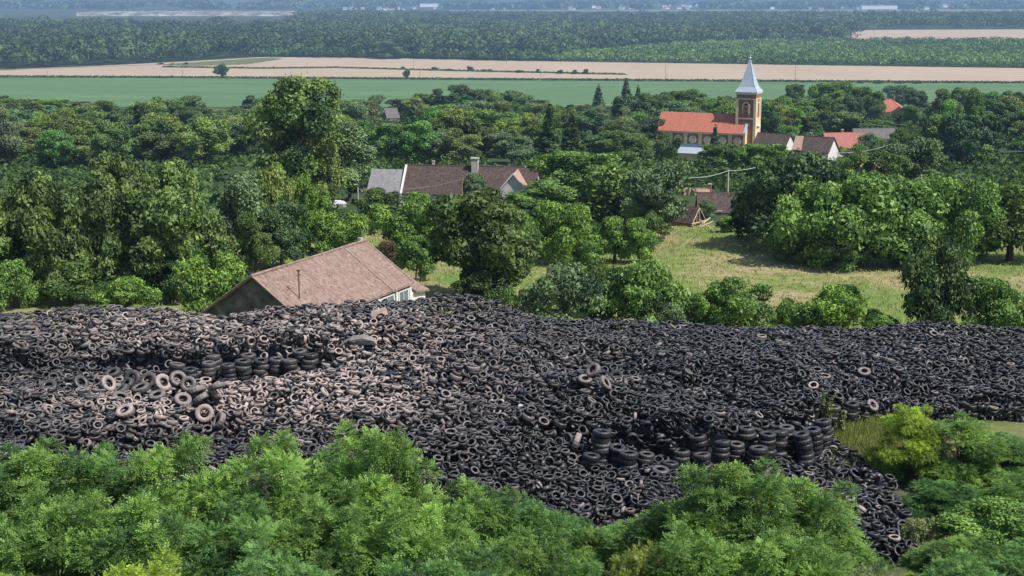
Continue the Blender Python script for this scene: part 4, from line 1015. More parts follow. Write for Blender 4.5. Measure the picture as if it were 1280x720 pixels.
# ------------------------------------------------------------------ the tyre heap
WALLS = {}
def tyre_geo(R, r, Wd, seg, tread=False, low=False):
    """hollow tyre: tread, shoulders, side walls, beads and inner liner; axis along z"""
    h = Wd / 2; q = R - r
    if low: pr = [(r, .62 * h), (r + .45 * q, .98 * h), (R - .13 * q, .84 * h), (R, .52 * h), (R, -.52 * h), (R - .13 * q, -.84 * h), (r + .45 * q, -.98 * h), (r, -.62 * h), (R - .22 * q, 0)]
    else: pr = [(r, .55 * h), (r + .06 * q, .78 * h), (r + .45 * q, 1.0 * h), (R - .16 * q, .88 * h), (R - .03 * q, .66 * h), (R, .36 * h), (R, -.36 * h), (R - .03 * q, -.66 * h), (R - .16 * q, -.88 * h), (r + .45 * q, -1.0 * h), (r + .06 * q, -.78 * h), (r, -.55 * h), (r + .5 * q, -.6 * h), (R - .15 * q, 0), (r + .5 * q, .6 * h)]
    n = len(pr); A = np.arange(seg) * 2 * np.pi / seg
    rad = np.repeat(np.array([p[0] for p in pr])[None], seg, 0); zz = np.repeat(np.array([p[1] for p in pr])[None], seg, 0)
    if tread:
        k = np.arange(seg) % 3 == 0
        for j in (3, 4, 5, 6, 7, 8): rad[k, j] -= .045 * R * (1 if 3 < j < 8 else .7)
    V = np.stack([rad * np.cos(A)[:, None], rad * np.sin(A)[:, None], zz], -1).reshape(-1, 3)
    i = np.arange(seg)[:, None]; j = np.arange(n)[None]
    F = np.stack([i * n + j, i * n + (j + 1) % n, ((i + 1) % seg) * n + (j + 1) % n, ((i + 1) % seg) * n + j], -1).reshape(-1, 4)
    global WALLS
    wl = np.array([1.0 if abs(abs(p[1]) - h) < .25 * h and p[0] < R - .1 * q else 0.0 for p in pr]); WALLS[(R, r, Wd)] = np.tile(wl, seg)
    # reversed so that normals point out of the rubber
    return V, F[:, ::-1]

def rubber(name, from_attr):
    k = M(name); dust = k.attr('dust') if from_attr else k.node('ObjectInfo').outputs['Alpha']
    base = k.attr('tint', 'Color') if from_attr else k.node('ObjectInfo').outputs['Color']
    nz = k.node('SeparateXYZ'); k.l.new(k.node('NewGeometry').outputs['Normal'], nz.inputs[0])
    up = k.math('ADD', k.math('MULTIPLY', nz.outputs['Z'], .6), .45, True)
    n1 = k.noise(2.2, 5, k.coord('World'), .65); n2 = k.noise(14, 4, k.coord('World'))
    f = k.math('MULTIPLY', k.math('MULTIPLY', dust, up), k.math('ADD', k.math('MULTIPLY', n1, 1.1), k.math('MULTIPLY', n2, .6)), True)
    grime = k.math('MULTIPLY', k.math('MULTIPLY', up, up), k.math('MULTIPLY', n2, .24), True)
    grime = k.math('ADD', grime, k.math('MULTIPLY', k.attr('wall'), k.math('MULTIPLY', n1, .28)), True)
    c = k.mix(f, k.mix(grime, base, (.27, .275, .31)), (.50, .41, .365))
    k.bump(n2, .02, .35); k.b.inputs['Specular IOR Level'].default_value = .42
    return k.done(c, k.math('ADD', k.math('MULTIPLY', f, .35), .40))
MAT['rubber_heap'] = rubber('old_rubber_of_heap', True)
MAT['rubber'] = rubber('old_rubber', False)
# the alpha of the object colour carries the dust: ObjectInfo has an Alpha socket

def tps(P, z, lam=.4):
    P = np.asarray(P, float); n = len(P)
    r = np.linalg.norm(P[:, None] - P[None], axis=2); K = np.where(r > 0, r * r * np.log(r + 1e-9), 0) + lam * np.eye(n)
    A = np.zeros((n + 3, n + 3)); A[:n, :n] = K; A[:n, n] = 1; A[:n, n + 1:] = P; A[n, :n] = 1; A[n + 1:, :n] = P.T
    c = np.linalg.solve(A, np.concatenate([z, [0, 0, 0]]))
    def f(X, Y):
        out = c[n] + c[n + 1] * X + c[n + 2] * Y
        for i in range(n):
            rr = np.sqrt((X - P[i, 0]) ** 2 + (Y - P[i, 1]) ** 2) + 1e-9; out = out + c[i] * rr * rr * np.log(rr)
        return out
    return f
def pts(L):
    w_ = np.array([W(*a) for a in L]); return w_[:, :2], w_[:, 2]
COMMON = [(500, 450, 86), (460, 405, 93), (550, 520, 78), (600, 585, 72.5), (430, 470, 84), (640, 450, 88), (560, 420, 92), (650, 620, 70.3), (700, 565, 75.3), (600, 640, 68.6)]
CREST = [(-150, 396, 98), (0, 394, 98), (128, 392, 98), (200, 393, 98), (290, 396, 97), (370, 388, 97), (430, 383, 97), (500, 381, 97.5), (560, 376, 98), (620, 385, 99), (660, 399, 99), (740, 405, 100), (820, 408, 100), (900, 412, 100), (980, 412, 100), (1060, 416, 101), (1152, 412, 101), (1280, 416, 101), (1420, 418, 101)]
UP = COMMON + CREST + [(-100, 432, 90), (60, 432, 90), (160, 430, 90), (250, 431, 89.5), (330, 430, 89), (395, 428, 89), (740, 520, 78.3), (800, 535, 77), (880, 530, 75.8), (960, 520, 77.5), (1015, 505, 80.5), (900, 470, 86), (1000, 470, 87), (740, 460, 88),
                       (1070, 495, 85), (1140, 490, 87), (1260, 500, 86), (1400, 500, 86)]
LOW = COMMON + [(-150, 560, 74), (0, 560, 74), (128, 555, 75), (250, 552, 76), (330, 548, 76.3), (60, 480, 86), (160, 478, 86.3), (250, 476, 87), (330, 473, 87.3), (390, 466, 87.6), (200, 510, 81), (300, 512, 81), (400, 505, 81), (440, 545, 76.5), (-100, 480, 86),
               (760, 602, 73), (880, 598, 73.3), (960, 592, 73.5), (990, 588, 73.6), (1010, 574, 75.9), (860, 632, 69.5), (1040, 600, 72.8), (1060, 645, 69), (1095, 688, 65.3), (1130, 700, 64.4), (1118, 650, 68.2), (1010, 655, 68), (985, 600, 72.8), (960, 640, 69.5), (740, 640, 69.5)]
fU, fL = tps(*pts(UP)), tps(*pts(LOW))
CELL = .075
gx0, gx1, gy0, gy1 = -40.0, 42.0, 64.0, 112.0
GX = np.arange(gx0, gx1, CELL); GY = np.arange(gy0, gy1, CELL)
XX, YY = np.meshgrid(GX, GY)                     # [row = y, col = x]
gp = project(np.stack([XX, YY, gz(XX, YY)], -1))[0]
wallY = np.interp(gp, [-200, 60, 128, 180, 215, 300, 400, 430, 520, 640, 720, 745, 800, 830, 870, 930, 985, 1015, 1035, 1060, 1110, 1170, 1500],
                      [88.5, 88.5, 88.5, 88.3, 88.0, 87.9, 88.3, 86, 82, 77, 76.2, 75.6, 76.2, 75.2, 74.6, 75.0, 76.6, 79.0, 81.5, 83.6, 85.0, 84.5, 84.5])
U_, L_ = fU(XX, YY), fL(XX, YY)
U_ = np.minimum(U_, CAMZ - 21.0)
t = np.clip((YY - wallY - .45) / .5, 0, 1); t = t * t * (3 - 2 * t)
S = L_ * (1 - t) + U_ * t
# back of the heap falls away
cr = np.interp(gp, [a[0] for a in CREST], [a[2] for a in CREST])
S -= np.clip(YY - cr - .6, 0, 99) ** 1.25 * .55
lump = sum(np.sin(XX * a + b) * np.sin(YY * c_ + d) * e for a, b, c_, d, e in [(.9, 1, .8, 2, .24), (1.9, .3, 2.1, 1, .17), (.37, 2, .31, 0, .42), (3.3, 1, 3.0, 2, .10), (.62, .5, 1.3, 1.5, .28), (.21, 1.2, .26, .4, .30)])
lump = lump + .38 * np.sin(XX * .42 + YY * .30 + .5) * np.sin(YY * .16 + 1) + .25 * np.sin(XX * .55 - YY * .47)
lump = np.where(YY < wallY + .5, lump * np.clip((wallY + .5 - YY - 1.5) / 5, 0, 1), lump)
S = S + lump * (1 - .72 * np.clip((YY - 91) / 5, 0, 1))
G = gz(XX, YY)
foot = np.interp(gp, [-200, 500, 800, 960, 1020, 1120, 1500], [67, 67, 66.5, 64, 61, 60, 60])
S -= np.clip(foot + 2.5 - YY, 0, 9) * .5
right = np.interp(YY, [64, 66, 70, 72, 73.5, 77, 79], [1146, 1140, 1124, 1116, 1102, 1066, 1038])     # right edge of the front apron
apron = (gp > 840) & (gp < right) & (YY > 64.8) & (YY < wallY + .5); S = np.where(apron, np.maximum(S, G + .42), S)
S = np.where((YY < np.interp(gp, [1030, 1060, 1110, 1170], [81.2, 83.2, 84.6, 84.0])) & (gp > right) & (gp > 1020), G - .6, S)
allowed = (S > G + .12)

# stacks of truck tyres: (px, base py, Y, count, lean along x per tyre)
STK_L = [(222, 470, 87.4, 4, 0), (238, 474, 86.8, 4, .03), (262, 473, 87.2, 5, .0), (286, 474, 86.9, 5, .02), (304, 471, 87.3, 5, -.02), (327, 470, 87.5, 5, .0), (346, 469, 87.6, 5, .02), (365, 468, 87.3, 5, -.03), (388, 467, 87.7, 5, .02), (312, 466, 88.3, 5, 0), (268, 462, 88.3, 5, 0), (376, 461, 88.6, 5, .01)]
STK_R = [(752, 584, 75.4, 6, -.03), (737, 594, 74.6, 3, .02), (770, 588, 75.2, 4, .06), (786, 596, 74.4, 4, .04), (806, 590, 75.1, 3, .05), (838, 592, 74.7, 2, .02), (852, 586, 75.5, 3, 0), (878, 598, 73.9, 5, -.02), (872, 580, 75.6, 6, 0), (900, 590, 74.7, 6, .03), (918, 588, 75.0, 5, .02), (945, 596, 74.2, 5, 0),
         (957, 586, 75.4, 6, .02), (972, 580, 76.1, 6, .02), (984, 574, 76.9, 6, .0), (1006, 585, 75.9, 6, -.13), (1018, 578, 76.8, 6, -.12), (1030, 566, 78.2, 6, -.11), (930, 576, 76.3, 6, .02), (1040, 526, 82.8, 3, 0), (1062, 522, 83.4, 3, .0), (824, 597, 73.9, 2, .03)]
SPEC = []            # individually placed tyres: dict(loc, rot matrix, kind, label, group)
rng = np.random.default_rng(9)
def erode(A, k):
    B = A.copy()
    for d in range(1, k + 1):
        B[:, d:] = np.minimum(B[:, d:], A[:, :-d]); B[:, :-d] = np.minimum(B[:, :-d], A[:, d:])
    C = B.copy()
    for d in range(1, k + 1):
        C[d:] = np.minimum(C[d:], B[:-d]); C[:-d] = np.minimum(C[:-d], B[d:])
    return C
H = np.where(allowed, erode(np.maximum(S, G - .2), 8) - .80, G)
H = np.maximum(H, G - .2)
H0 = H.copy()
def disc(x, y, rad):
    i0, j0 = int((y - rad - gy0) / CELL), int((x - rad - gx0) / CELL); k = int(2 * rad / CELL) + 2
    sl = (slice(max(i0, 0), i0 + k), slice(max(j0, 0), j0 + k)); return sl, (XX[sl] - x) ** 2 + (YY[sl] - y) ** 2 < rad * rad
blocked = np.zeros_like(allowed)
STACKN = {}
for side, L in (('left', STK_L), ('right', STK_R)):
    for sid, (px, py, Y, n, lean) in enumerate(sorted(L, key=lambda a: a[0])):
        p = W(px, py, Y); x, y = p[0], Y
        sl, m = disc(x, y, .4); z = float(max(np.median(L_[sl][m]) - .30, G[sl][m].min()))
        Rk = rng.uniform(.47, .53)
        for k in range(n):
            tilt = Matrix.Rotation(rng.normal(0, .07), 3, 'X') @ Matrix.Rotation(rng.normal(0, .07) + lean * 1.0, 3, 'Y') @ Matrix.Rotation(rng.uniform(0, 6.28), 3, 'Z')
            jx, jy = rng.normal(0, .055, 2); sc = rng.uniform(.93, 1.05)
            SPEC.append(dict(loc=(x + jx + lean * k * .3 * 1.0, y + jy, z + .16 * sc), rot=tilt, kind='truck', sc=Rk / .5 * sc, stack=(side, sid, k, n), dust=rng.uniform(-.1, .14) if side == 'right' else rng.uniform(-.05, .22)))
            z += .298 * sc * Rk / .5
        sl, m = disc(x + lean * n * .12, y, .53); h = H[sl]; h[m] = np.maximum(h[m], z - .05); b_ = blocked[sl]; b_[m] = True

# footprints of tyres in many attitudes, for dropping them one by one
SIZES = {'car': (.290, .160, .190), 'wide': (.325, .180, .230), 'small': (.255, .145, .165), 'truck': (.50, .215, .34)}
GEO = {k: tyre_geo(*v, 26 if k != 'truck' else 51, tread=(k == 'truck'), low=(k != 'truck')) for k, v in SIZES.items()}
def rot_for(rng, tilt):
    a = rng.uniform(0, 6.2832); ax = Vector((math.cos(a), math.sin(a), 0)); return Matrix.Rotation(tilt, 3, ax) @ Matrix.Rotation(rng.uniform(0, 6.28), 3, 'Z')
DENSE = {k: np.concatenate([V, (V[F[:, 0]] + V[F[:, 1]] + V[F[:, 2]] + V[F[:, 3]]) / 4]) for k, (V, F) in GEO.items()}
def footprint(kind, rot, sc=1.0):
    P = DENSE[kind] * sc @ np.array(rot).T
    ij = np.round(P[:, :2] / CELL).astype(int); o = ij.min(0); ij = ij - o; n = ij.max(0) + 1
    lo = np.full(n[::-1], 1e3); hi = np.full(n[::-1], -1e3)
    np.minimum.at(lo, (ij[:, 1], ij[:, 0]), P[:, 2]); np.maximum.at(hi, (ij[:, 1], ij[:, 0]), P[:, 2])
    return o, lo, hi, lo < 100
VARS = []
for kind, m in (('car', 110), ('wide', 60), ('small', 70)):
    for k in range(m):
        u = rng.random(); tl = abs(rng.normal(.25, .22)) if u < .26 else rng.uniform(.4, 1.1) if u < .70 else rng.uniform(1.1, 1.57)
        rot = rot_for(rng, tl); q_ = 1.38 if rng.random() < .07 else rng.uniform(.84, 1.16); rot = rot @ Matrix.Diagonal((q_ * (1 + rng.normal(0, .05)), q_ * (1 - abs(rng.normal(0, .11))), q_ * rng.uniform(.85, 1.1))); VARS.append((kind, rot, tl, footprint(kind, rot)))
def drop(x, y, fp, sink=.9, smax=.45):
    o, lo, hi, ok = fp; j = int(round((x - gx0) / CELL)) + o[0]; i = int(round((y - gy0) / CELL)) + o[1]
    if i < 0 or j < 0 or i + lo.shape[0] >= H.shape[0] or j + lo.shape[1] >= H.shape[1]: return None
    h = H[i:i + lo.shape[0], j:j + lo.shape[1]]; d = np.sort((h - lo)[ok]); z = d[int(len(d) * sink)]
    top = z + hi[ok].max()
    ci, cj = min(H.shape[0] - 1, int((y - gy0) / CELL)), min(H.shape[1] - 1, int((x - gx0) / CELL))
    if top > S[ci, cj] + smax: return None
    h[ok] = np.maximum(h[ok], (z + hi)[ok]); return z
def dust_at(px, py):
    d = .95 * np.exp(-((px - 330) / 150) ** 2 - ((py - 492) / 34) ** 2) + .80 * np.exp(-((px - 215) / 190) ** 2 - ((py - 505) / 30) ** 2) + .85 * np.exp(-((px - 230) / 240) ** 2 - ((py - 412) / 30) ** 2) \
        + .62 * np.exp(-((px - 440) / 125) ** 2 - ((py - 455) / 65) ** 2) + .25 * np.exp(-((px - 560) / 160) ** 2 - ((py - 470) / 90) ** 2)
    return d
DROPPED = []        # x, y, z, variant, scale
# big old tyres lying about on the left
BIG = [(134, 462, 85, 1.05, 'g'), (150, 470, 84.5, .5, ''), (165, 455, 86, 1.2, ''), (185, 462, 86, .9, ''), (203, 468, 85, 1.0, 'g'), (222, 466, 85.5, .9, ''), (235, 470, 85, 1.1, ''), (150, 482, 83, .4, ''), (196, 480, 83.5, .3, ''), (245, 480, 83.4, .5, ''), (252, 497, 81.5, .7, ''), (268, 490, 82, .9, 'g'),
       (255, 503, 80.6, 1.1, 'g'), (273, 508, 80, 1.0, ''), (272, 497, 81.6, .4, ''), (228, 490, 82.2, .6, ''), (175, 470, 84.6, .3, ''), (140, 448, 87.4, .4, ''), (158, 462, 85.4, .8, ''), (100, 465, 85, .9, ''), (60, 470, 84.6, .6, ''),
       (157, 529, 78, .5, 'g'), (731, 503, 80.5, .35, 'd'), (741, 502, 80.8, .9, 'd'), (756, 512, 79.6, .95, 'd'), (720, 580, 75.8, 1.25, 'b'), (1080, 465, 90, .4, 'd'), (1110, 455, 92, .3, 'd'), (1090, 512, 84.2, .8, 'd'), (966, 594, 73.4, .5, 'd'), (962, 600, 72.6, .6, 'd'), (770, 470, 86, .8, '')]
big_rng = np.random.default_rng(17)
def rot_cam(tilt):                 # tilted so that the open side looks towards the camera side of the heap
    a = big_rng.normal(0, 1.0); ax = Vector((math.cos(a), math.sin(a), 0)); return Matrix.Rotation(tilt, 3, ax) @ Matrix.Rotation(big_rng.uniform(0, 6.28), 3, 'Z')
cells = np.argwhere(allowed & ~blocked)
def fill(limit, thresh, frac_stop, smax):
    """drop tyres at random until the heap has grown up to its target surface"""
    n = 0
    while n < limit:
        want = np.argwhere((H < S - thresh) & allowed & ~blocked)
        if len(want) < frac_stop * len(cells): break
        pick = want[rng.integers(len(want), size=min(900, limit - n, max(60, len(want) // 25)))]; hit = 0
        for i, j in pick:
            if H[i, j] >= S[i, j] - thresh: continue
            v = int(rng.integers(len(VARS))); kind, rot, tl, fp = VARS[v]
            x, y = gx0 + j * CELL, gy0 + i * CELL
            z = drop(x, y, fp, rng.uniform(.70, .88), smax)
            if z is not None: DROPPED.append((x, y, z, v)); hit += 1
        n += len(pick)
        if hit < len(pick) * .04: break
fill(46000, .30, .02, .24)
for px, py, Y, tl, fl in BIG:
    p = W(px, py, Y); rot = rot_cam(tl); sc = big_rng.uniform(.82, 1.0) if fl in ('d',) else big_rng.uniform(.98, 1.22); z = drop(p[0], Y, footprint('truck', rot, sc), .80, 3)
    if z is None: continue
    SPEC.append(dict(loc=(p[0], Y, z), rot=rot, kind='truck', sc=sc, stack=None, dust={'g': .85, 'd': .42, 'b': .7}.get(fl, float(np.clip(dust_at(px, py) * .5, 0, .5))), flag=fl, px=px, tl=tl))
fill(30000, .16, .03, .36)
print('tyres dropped', len(DROPPED))

# who can be seen? a point-splat depth buffer from the camera and from a step to either side
pre = {}
for v, (kind, rot, tl, fp) in enumerate(VARS):
    V, F = GEO[kind]; pre[v] = V @ np.array(rot).T
DR = np.array([d[:3] for d in DROPPED]); DV = np.array([d[3] for d in DROPPED])
NV = len(GEO['car'][0])
ALL = np.concatenate([pre[v][None] for v in DV]) + DR[:, None]      # car kinds share a vertex count
seen = np.zeros(len(DR), int); main_px = np.zeros(len(DR), int)
FORE_X = [-100, 128, 160, 200, 240, 280, 340, 380, 420, 480, 520, 545, 560, 580, 620, 680, 720, 745, 800, 860, 900, 930, 1000, 1050, 1090, 1400]
FORE_Y = [555, 555, 560, 540, 540, 550, 540, 560, 560, 525, 545, 575, 600, 605, 610, 620, 650, 650, 640, 620, 575, 565, 590, 630, 690, 700]
for sh_ in (0.0, -4.0, 4.0):
    P = ALL.reshape(-1, 3) - np.array([sh_, 0, 0]); px, py = project(P); ids = np.repeat(np.arange(len(DR)), NV)
    dist = np.linalg.norm(P - [0, 0, CAMZ], axis=1); o = np.argsort(-dist)
    xi = (px[o] / 1.25).astype(int) + 40; yi = (py[o] / 1.25).astype(int); ok = (xi >= 0) & (xi < 1104) & (yi >= 0) & (yi < 620)
    buf = np.full(1104 * 620, -1); buf[yi[ok] * 1104 + xi[ok]] = ids[o][ok]
    if sh_ == 0:
        b2 = buf.copy().reshape(620, 1104); fx = (np.arange(1104) - 40) * 1.25; lim = (np.interp(fx, FORE_X, FORE_Y) / 1.25)
        b2[np.arange(620)[:, None] > lim[None]] = -1; b2[:, :40] = -1; b2[:, -40:] = -1
        main_px = np.bincount(b2[b2 >= 0], minlength=len(DR))
    seen += np.bincount(buf[buf >= 0], minlength=len(DR))
keep = seen >= 3
NIND = 300 - len(SPEC)
order = np.argsort(-main_px); IND = set(order[:max(0, NIND)].tolist())
print('visible', int(keep.sum()), 'special', len(SPEC))

# the mass of the heap: one object
rows = np.array([i for i in range(len(DR)) if keep[i] and i not in IND])
Vh = ALL[rows].reshape(-1, 3); Fc = GEO['car'][1]
Fh = (Fc[None] + (np.arange(len(rows)) * NV)[:, None, None]).reshape(-1, 4)
hp_x, hp_y = project(DR[rows]); du = np.clip(dust_at(hp_x, hp_y) * rng.uniform(.25, 1.55, len(rows)) * (rng.random(len(rows)) > .2) + rng.normal(-.03, .10, len(rows)), 0, 1.1); du[rng.random(len(rows)) < .03] += .55
g_ = np.clip(rng.lognormal(-4.25, .6, len(rows)), .006, .09)
tint = np.stack([g_ * .97, g_ * .97, g_ * 1.06, np.ones(len(rows))], 1)
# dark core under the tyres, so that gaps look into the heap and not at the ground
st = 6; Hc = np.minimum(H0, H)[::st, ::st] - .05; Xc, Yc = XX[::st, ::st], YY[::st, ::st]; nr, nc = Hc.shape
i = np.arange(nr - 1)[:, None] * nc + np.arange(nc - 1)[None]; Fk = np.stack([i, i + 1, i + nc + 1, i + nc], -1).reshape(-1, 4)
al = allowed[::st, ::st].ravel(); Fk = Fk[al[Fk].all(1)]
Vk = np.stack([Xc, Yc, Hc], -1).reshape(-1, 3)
Vall = np.concatenate([Vh, Vk]); Fall = np.concatenate([Fh, Fk + len(Vh)])
heap = link('tyre_heap', mesh_np('tyre_heap', Vall, Fall, [MAT['rubber_heap']],
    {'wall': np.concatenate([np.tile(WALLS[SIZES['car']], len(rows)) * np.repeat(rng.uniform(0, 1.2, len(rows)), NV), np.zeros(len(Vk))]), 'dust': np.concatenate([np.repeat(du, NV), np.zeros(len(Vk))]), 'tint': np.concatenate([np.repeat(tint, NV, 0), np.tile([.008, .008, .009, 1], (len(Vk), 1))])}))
tag(heap, 'huge sprawling heap of thousands of discarded black and dusty tyres', 'tyre heap', kind='stuff')
me = heap.data; sm_ = np.zeros(len(Fall), bool); sm_[:len(Fh)] = True; me.polygons.foreach_set('use_smooth', sm_)

# the tyres that show largest: things of their own
TM = {k: mesh_np(k + '_tyre', *GEO[k], [MAT['rubber']], {'wall': WALLS[SIZES[k]] * (.35 if k == 'truck' else .8)}, smooth=(k != 'truck')) for k in GEO}
for k, (V, F) in GEO.items():
    if k == 'truck': continue
def put_tyre(kind, loc, rot, sc, g, dust, label, group, name='tyre'):
    o = link(name, TM[kind]); M4 = Matrix.Translation(Vector([float(a) for a in loc])) @ rot.to_4x4() @ Matrix.Scale(sc, 4); o.matrix_world = M4
    o.color = (g * .97, g * .97, g * 1.06, float(np.clip(dust, 0, 1.1))); return tag(o, label, 'tyre', group)
ORD = ['leftmost', 'second', 'third', 'fourth', 'fifth', 'sixth', 'seventh', 'eighth', 'ninth', 'tenth', 'eleventh', 'twelfth', 'thirteenth', 'fourteenth', 'fifteenth', 'sixteenth', 'seventeenth', 'eighteenth', 'nineteenth', 'twentieth', 'twenty-first', 'twenty-second', 'twenty-third', 'twenty-fourth', 'twenty-fifth']
def nth(k): return ORD[k] + ('' if k == 0 else ' from left') if k < len(ORD) else f'{k + 1}th from left'
LEV = ['bottom', 'second from bottom', 'third from bottom', 'fourth from bottom', 'fifth from bottom', 'sixth from bottom']
nb_ = 0
for s_ in SPEC:
    if s_['stack']:
        side, sid, k, n = s_['stack']; lev = 'top' if k == n - 1 else LEV[k]
        where = 'left-hand wall' if side == 'left' else 'right-hand wall'
        lab = f"ribbed truck tyre, {lev} in the {nth(sid)} stack of the {where}"; grp = 'truck tyres stacked as retaining walls'
    else:
        nb_ += 1; lab = None; grp = 'big truck tyres lying loose on the heap'
    s_['o'] = put_tyre('truck', s_['loc'], s_['rot'], s_['sc'], float(np.clip(rng.lognormal(-4.1, .35), .01, .05)), s_['dust'], lab, grp, 'truck_tyre')
bigs = sorted([s_ for s_ in SPEC if not s_['stack']], key=lambda s_: s_['px'])
for reg, sel in (('of those at left', lambda s_: s_['px'] < 420), ('of those at right', lambda s_: s_['px'] >= 420)):
    for k, s_ in enumerate([b for b in bigs if sel(b)]):
        pose = 'lying flat' if s_['tl'] < .45 else 'tilted' if s_['tl'] < .95 else 'standing on edge'
        tn = {'g': 'pale grey dusty', 'd': 'pale rimmed', 'b': 'brown muddy ribbed'}.get(s_['flag'], 'dusty grey')
        s_['o']['label'] = f"{tn} truck tyre {pose}, {nth(k)} {reg}"
ind = sorted(IND, key=lambda i: float(project(DR[i])[0]))
cnt = {}
info = []
for i in ind:
    kind, rot, tl, fp = VARS[DV[i]]; px, py = project(DR[i]); d = float(np.clip(dust_at(px, py) + rng.normal(0, .13), 0, 1.1))
    pale = rng.random() < .06
    if pale: d = 1.1
    tn = 'pale dusty' if d > .75 else 'dusty grey' if d > .38 else 'black'
    pose = 'lying flat' if tl < .4 else 'tilted' if tl < .95 else 'standing on edge'
    if px < 300: zone = 'far left slope'
    elif px < 520: zone = 'lower left slope'
    elif px < 640: zone = 'middle slope'
    elif px < 745: zone = 'left of the right-hand stacks'
    elif py > 585 and px < 900: zone = 'below the right-hand stacks'
    elif px < 1000 and py < 585: zone = 'above the right-hand stacks'
    elif py > 585: zone = 'apron at lower right'
    else: zone = 'beside the grass patch'
    info.append((i, kind, rot, d, f"{tn} car tyre {pose}, {zone}"))
tot = {}
for a in info: tot[a[4]] = tot.get(a[4], 0) + 1
for i, kind, rot, d, lab in info:
    k = cnt.get(lab, 0); cnt[lab] = k + 1
    full = lab if tot[lab] == 1 else f"{lab}, {nth(k)}"
    put_tyre(kind, DR[i], rot, 1.0, float(np.clip(rng.lognormal(-4.2, .55), .007, .09)), d, full, 'car tyres lying nearest on the heap')

# odd pieces thrown on the heap
def on_heap(px, py, Y):
    p = W(px, py, Y); i, j = int((Y - gy0) / CELL), int((p[0] - gx0) / CELL); return p[0], Y, float(H[max(0, i - 2):i + 3, max(0, j - 2):j + 3].max())
x, y, z = on_heap(474, 410, 93); o = MB().hexa([(-.6, -.4, 0), (.5, -.45, .05), (.6, .3, .12), (-.4, .4, .1), (-.6, -.4, .06), (.5, -.45, .11), (.6, .3, .18), (-.4, .4, .16)]).build('board', MAT['dusty_board']); o.location = (x, y, z - .12); o.rotation_euler = (.35, -.25, .4); tag(o, 'flat pinkish board lying on top of the heap below the barn corner', 'board')
x, y, z = on_heap(448, 432, 89); m = MB(); m.prism([(-1.1, -.35, 0), (-.5, -.5, .28), (.3, -.45, .42), (1.0, -.3, .2), (1.2, -.2, -.05)], [(-1.0, .4, .05), (-.4, .5, .36), (.35, .5, .46), (1.0, .5, .22), (1.15, .45, 0)]); o = m.build('tarpaulin', MAT['dusty_sheet']); o.location = (x, y, z - .22); tag(o, 'crumpled grey tarpaulin lying among the dusty tyres left of the middle', 'tarpaulin')
x, y, z = on_heap(648, 510, 79.5); m = MB(); pr = [(.11, 0), (.14, .04), (.15, .36), (.145, .38)]; n = 12
m.tube([(0, 0, b) for a, b in pr], [a for a, b in pr], 12); o = m.build('bucket', MAT['grey_wall']); o.location = (x, y, z - .05); o.rotation_euler = (.9, .2, .3); tag(o, 'small white bucket lying on the middle of the heap', 'bucket')

# weeds standing in front of the right hand stacks
def weed(px, base, top, Y, label, seed):
    rng = np.random.default_rng(seed); p = W(px, base, Y); g = p[2] - .3; h = W(px, top, Y)[2] - g
    t = thing('tall_weed', label, 'weed', (p[0], Y, g)); m = MB(); Vs = []; P = []
    for k in range(7):
        a = rng.uniform(0, 6.28); l = h * rng.uniform(.6, 1); q = np.array([math.cos(a), math.sin(a), 0]) * h * .16 * rng.uniform(.2, 1)
        m.tube([(0, 0, 0), tuple(q * .5 + [0, 0, l * .5]), tuple(q + [0, 0, l])], [.016, .012, .006], 4); u = rng.uniform(.2, 1, 70)[:, None]; P.append((q * u) + np.array([0, 0, l]) * u + rng.normal(size=(70, 3)) * .08)
    m.build('stem', MAT['bark'], t); P = np.concatenate(P); V, F = leaf_quads(rng, P, norm(rng.normal(size=P.shape) + [0, 0, .5]), .13, 1.8)
    o = link('foliage', mesh_np('weed_foliage', V, F, [MAT['leaf']], {'tone': np.repeat(np.clip(rng.normal(.5, .2, len(P)), 0, 1), 4)}), t); o.color = (*COLS['greygreen'], 1)
weed(1030, 548, 484, 80.2, 'tall grey green weed growing against the right end of the truck tyre stacks', 1)
weed(1051, 540, 510, 81.0, 'shorter weed beside the grass patch right of the tall one', 2)

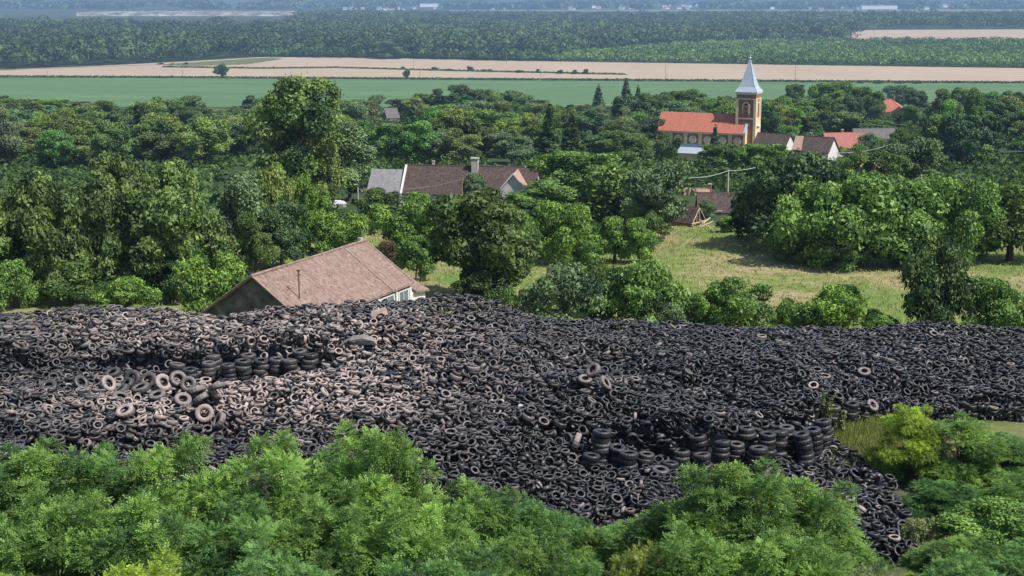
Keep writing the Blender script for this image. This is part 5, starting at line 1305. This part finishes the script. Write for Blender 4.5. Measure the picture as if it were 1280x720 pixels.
# ------------------------------------------------------------------ names for the trees
LAND = [('the church', 890, 150), ('the long farmhouse', 565, 222), ('the barn', 400, 350), ('the tall poplar', 380, 180), ('the white gabled house', 1020, 180), ('the far orange roof', 1112, 136), ('the brown shed', 895, 252), ('the meadow', 980, 330),
        ('the pair of spruces', 766, 120), ('the dry meadow', 900, 310)]
def tone_name(c, kind):
    r, g, b = c
    if r > g * 1.2: return 'reddish brown'
    if r > .12 and g < .18: return 'yellowish'
    if g > .16: return 'bright green'
    if r > g * .8: return 'olive green'
    if b > g * .55: return 'grey green' if g > .09 else 'bluish dark green'
    return 'mid green' if g > .10 else 'dark green'
NOUN = {'round': 'round tree', 'walnut': 'lumpy spreading tree', 'bush': 'shrub', 'poplar': 'slender tall tree', 'broad': 'tall spreading poplar', 'conifer': 'spruce', 'willow': 'drooping willow', 'feathery': 'feathery tree'}
lab = {}
for t in TREES:
    if t['label']: lab.setdefault(t['label'], []).append(t); continue
    Y = t['loc'][1]; size = 'big' if t['hp'] > 110 else 'tall' if t['hp'] > 75 and t['kind'] not in ('bush',) else 'mid-sized' if t['hp'] > 42 else 'small'
    noun = NOUN[t['kind']]
    if t['noun'] == 'locust': rel = 'in front of the tyre heap'; noun = 'feathery locust tree'
    elif t['noun'] == 'field bush': rel = 'on the field hedges'; noun = 'bush'
    elif Y < 90: rel = 'right of the grass patch by the tyres'
    elif Y < 128: rel = 'right behind the crest of the tyre heap'
    elif Y > 700: rel = 'on the far plain'
    else:
        best = min(LAND, key=lambda L: (L[1] - t['px']) ** 2 + ((L[2] - t['py']) * 1.6) ** 2); dx, dy = t['px'] - best[1], t['py'] - best[2]
        if abs(dx) > 300: rel = 'in the wood at the left edge' if t['px'] < 300 else 'at the right edge'
        else: rel = ('right of ' if dx > 0 else 'left of ') + best[0] if abs(dx) > abs(dy) * 1.1 else ('beyond ' if dy < 0 else 'below ') + best[0]
    lab.setdefault(f"{size} {tone_name(t['col'], t['kind'])} {noun} {rel}", []).append(t)
for s_, L in lab.items():
    for k, t in enumerate(sorted(L, key=lambda t: t['px'])):
        o = t['o']; o['label'] = s_ if len(L) == 1 else f"{s_}, {nth(k)}"
        if len(o['label'].split()) > 16: o['label'] = o['label'].split(' ', 1)[1]
        o['category'] = 'shrub' if t['kind'] == 'bush' or t['noun'] == 'field bush' else 'tree'
        if not t['label']: o['group'] = t['group'] or ('locust trees in front of the heap' if t['noun'] == 'locust' else 'bushes on the field hedges' if t['noun'] == 'field bush' else 'shrubs behind the tyre heap' if Y < 0 else 'trees of the village wood' if 128 < t['loc'][1] < 700 else 'shrubs and trees round the tyre heap' if t['loc'][1] <= 128 else 'trees on the far plain')
print('trees', len(TREES), 'fill', FILL)
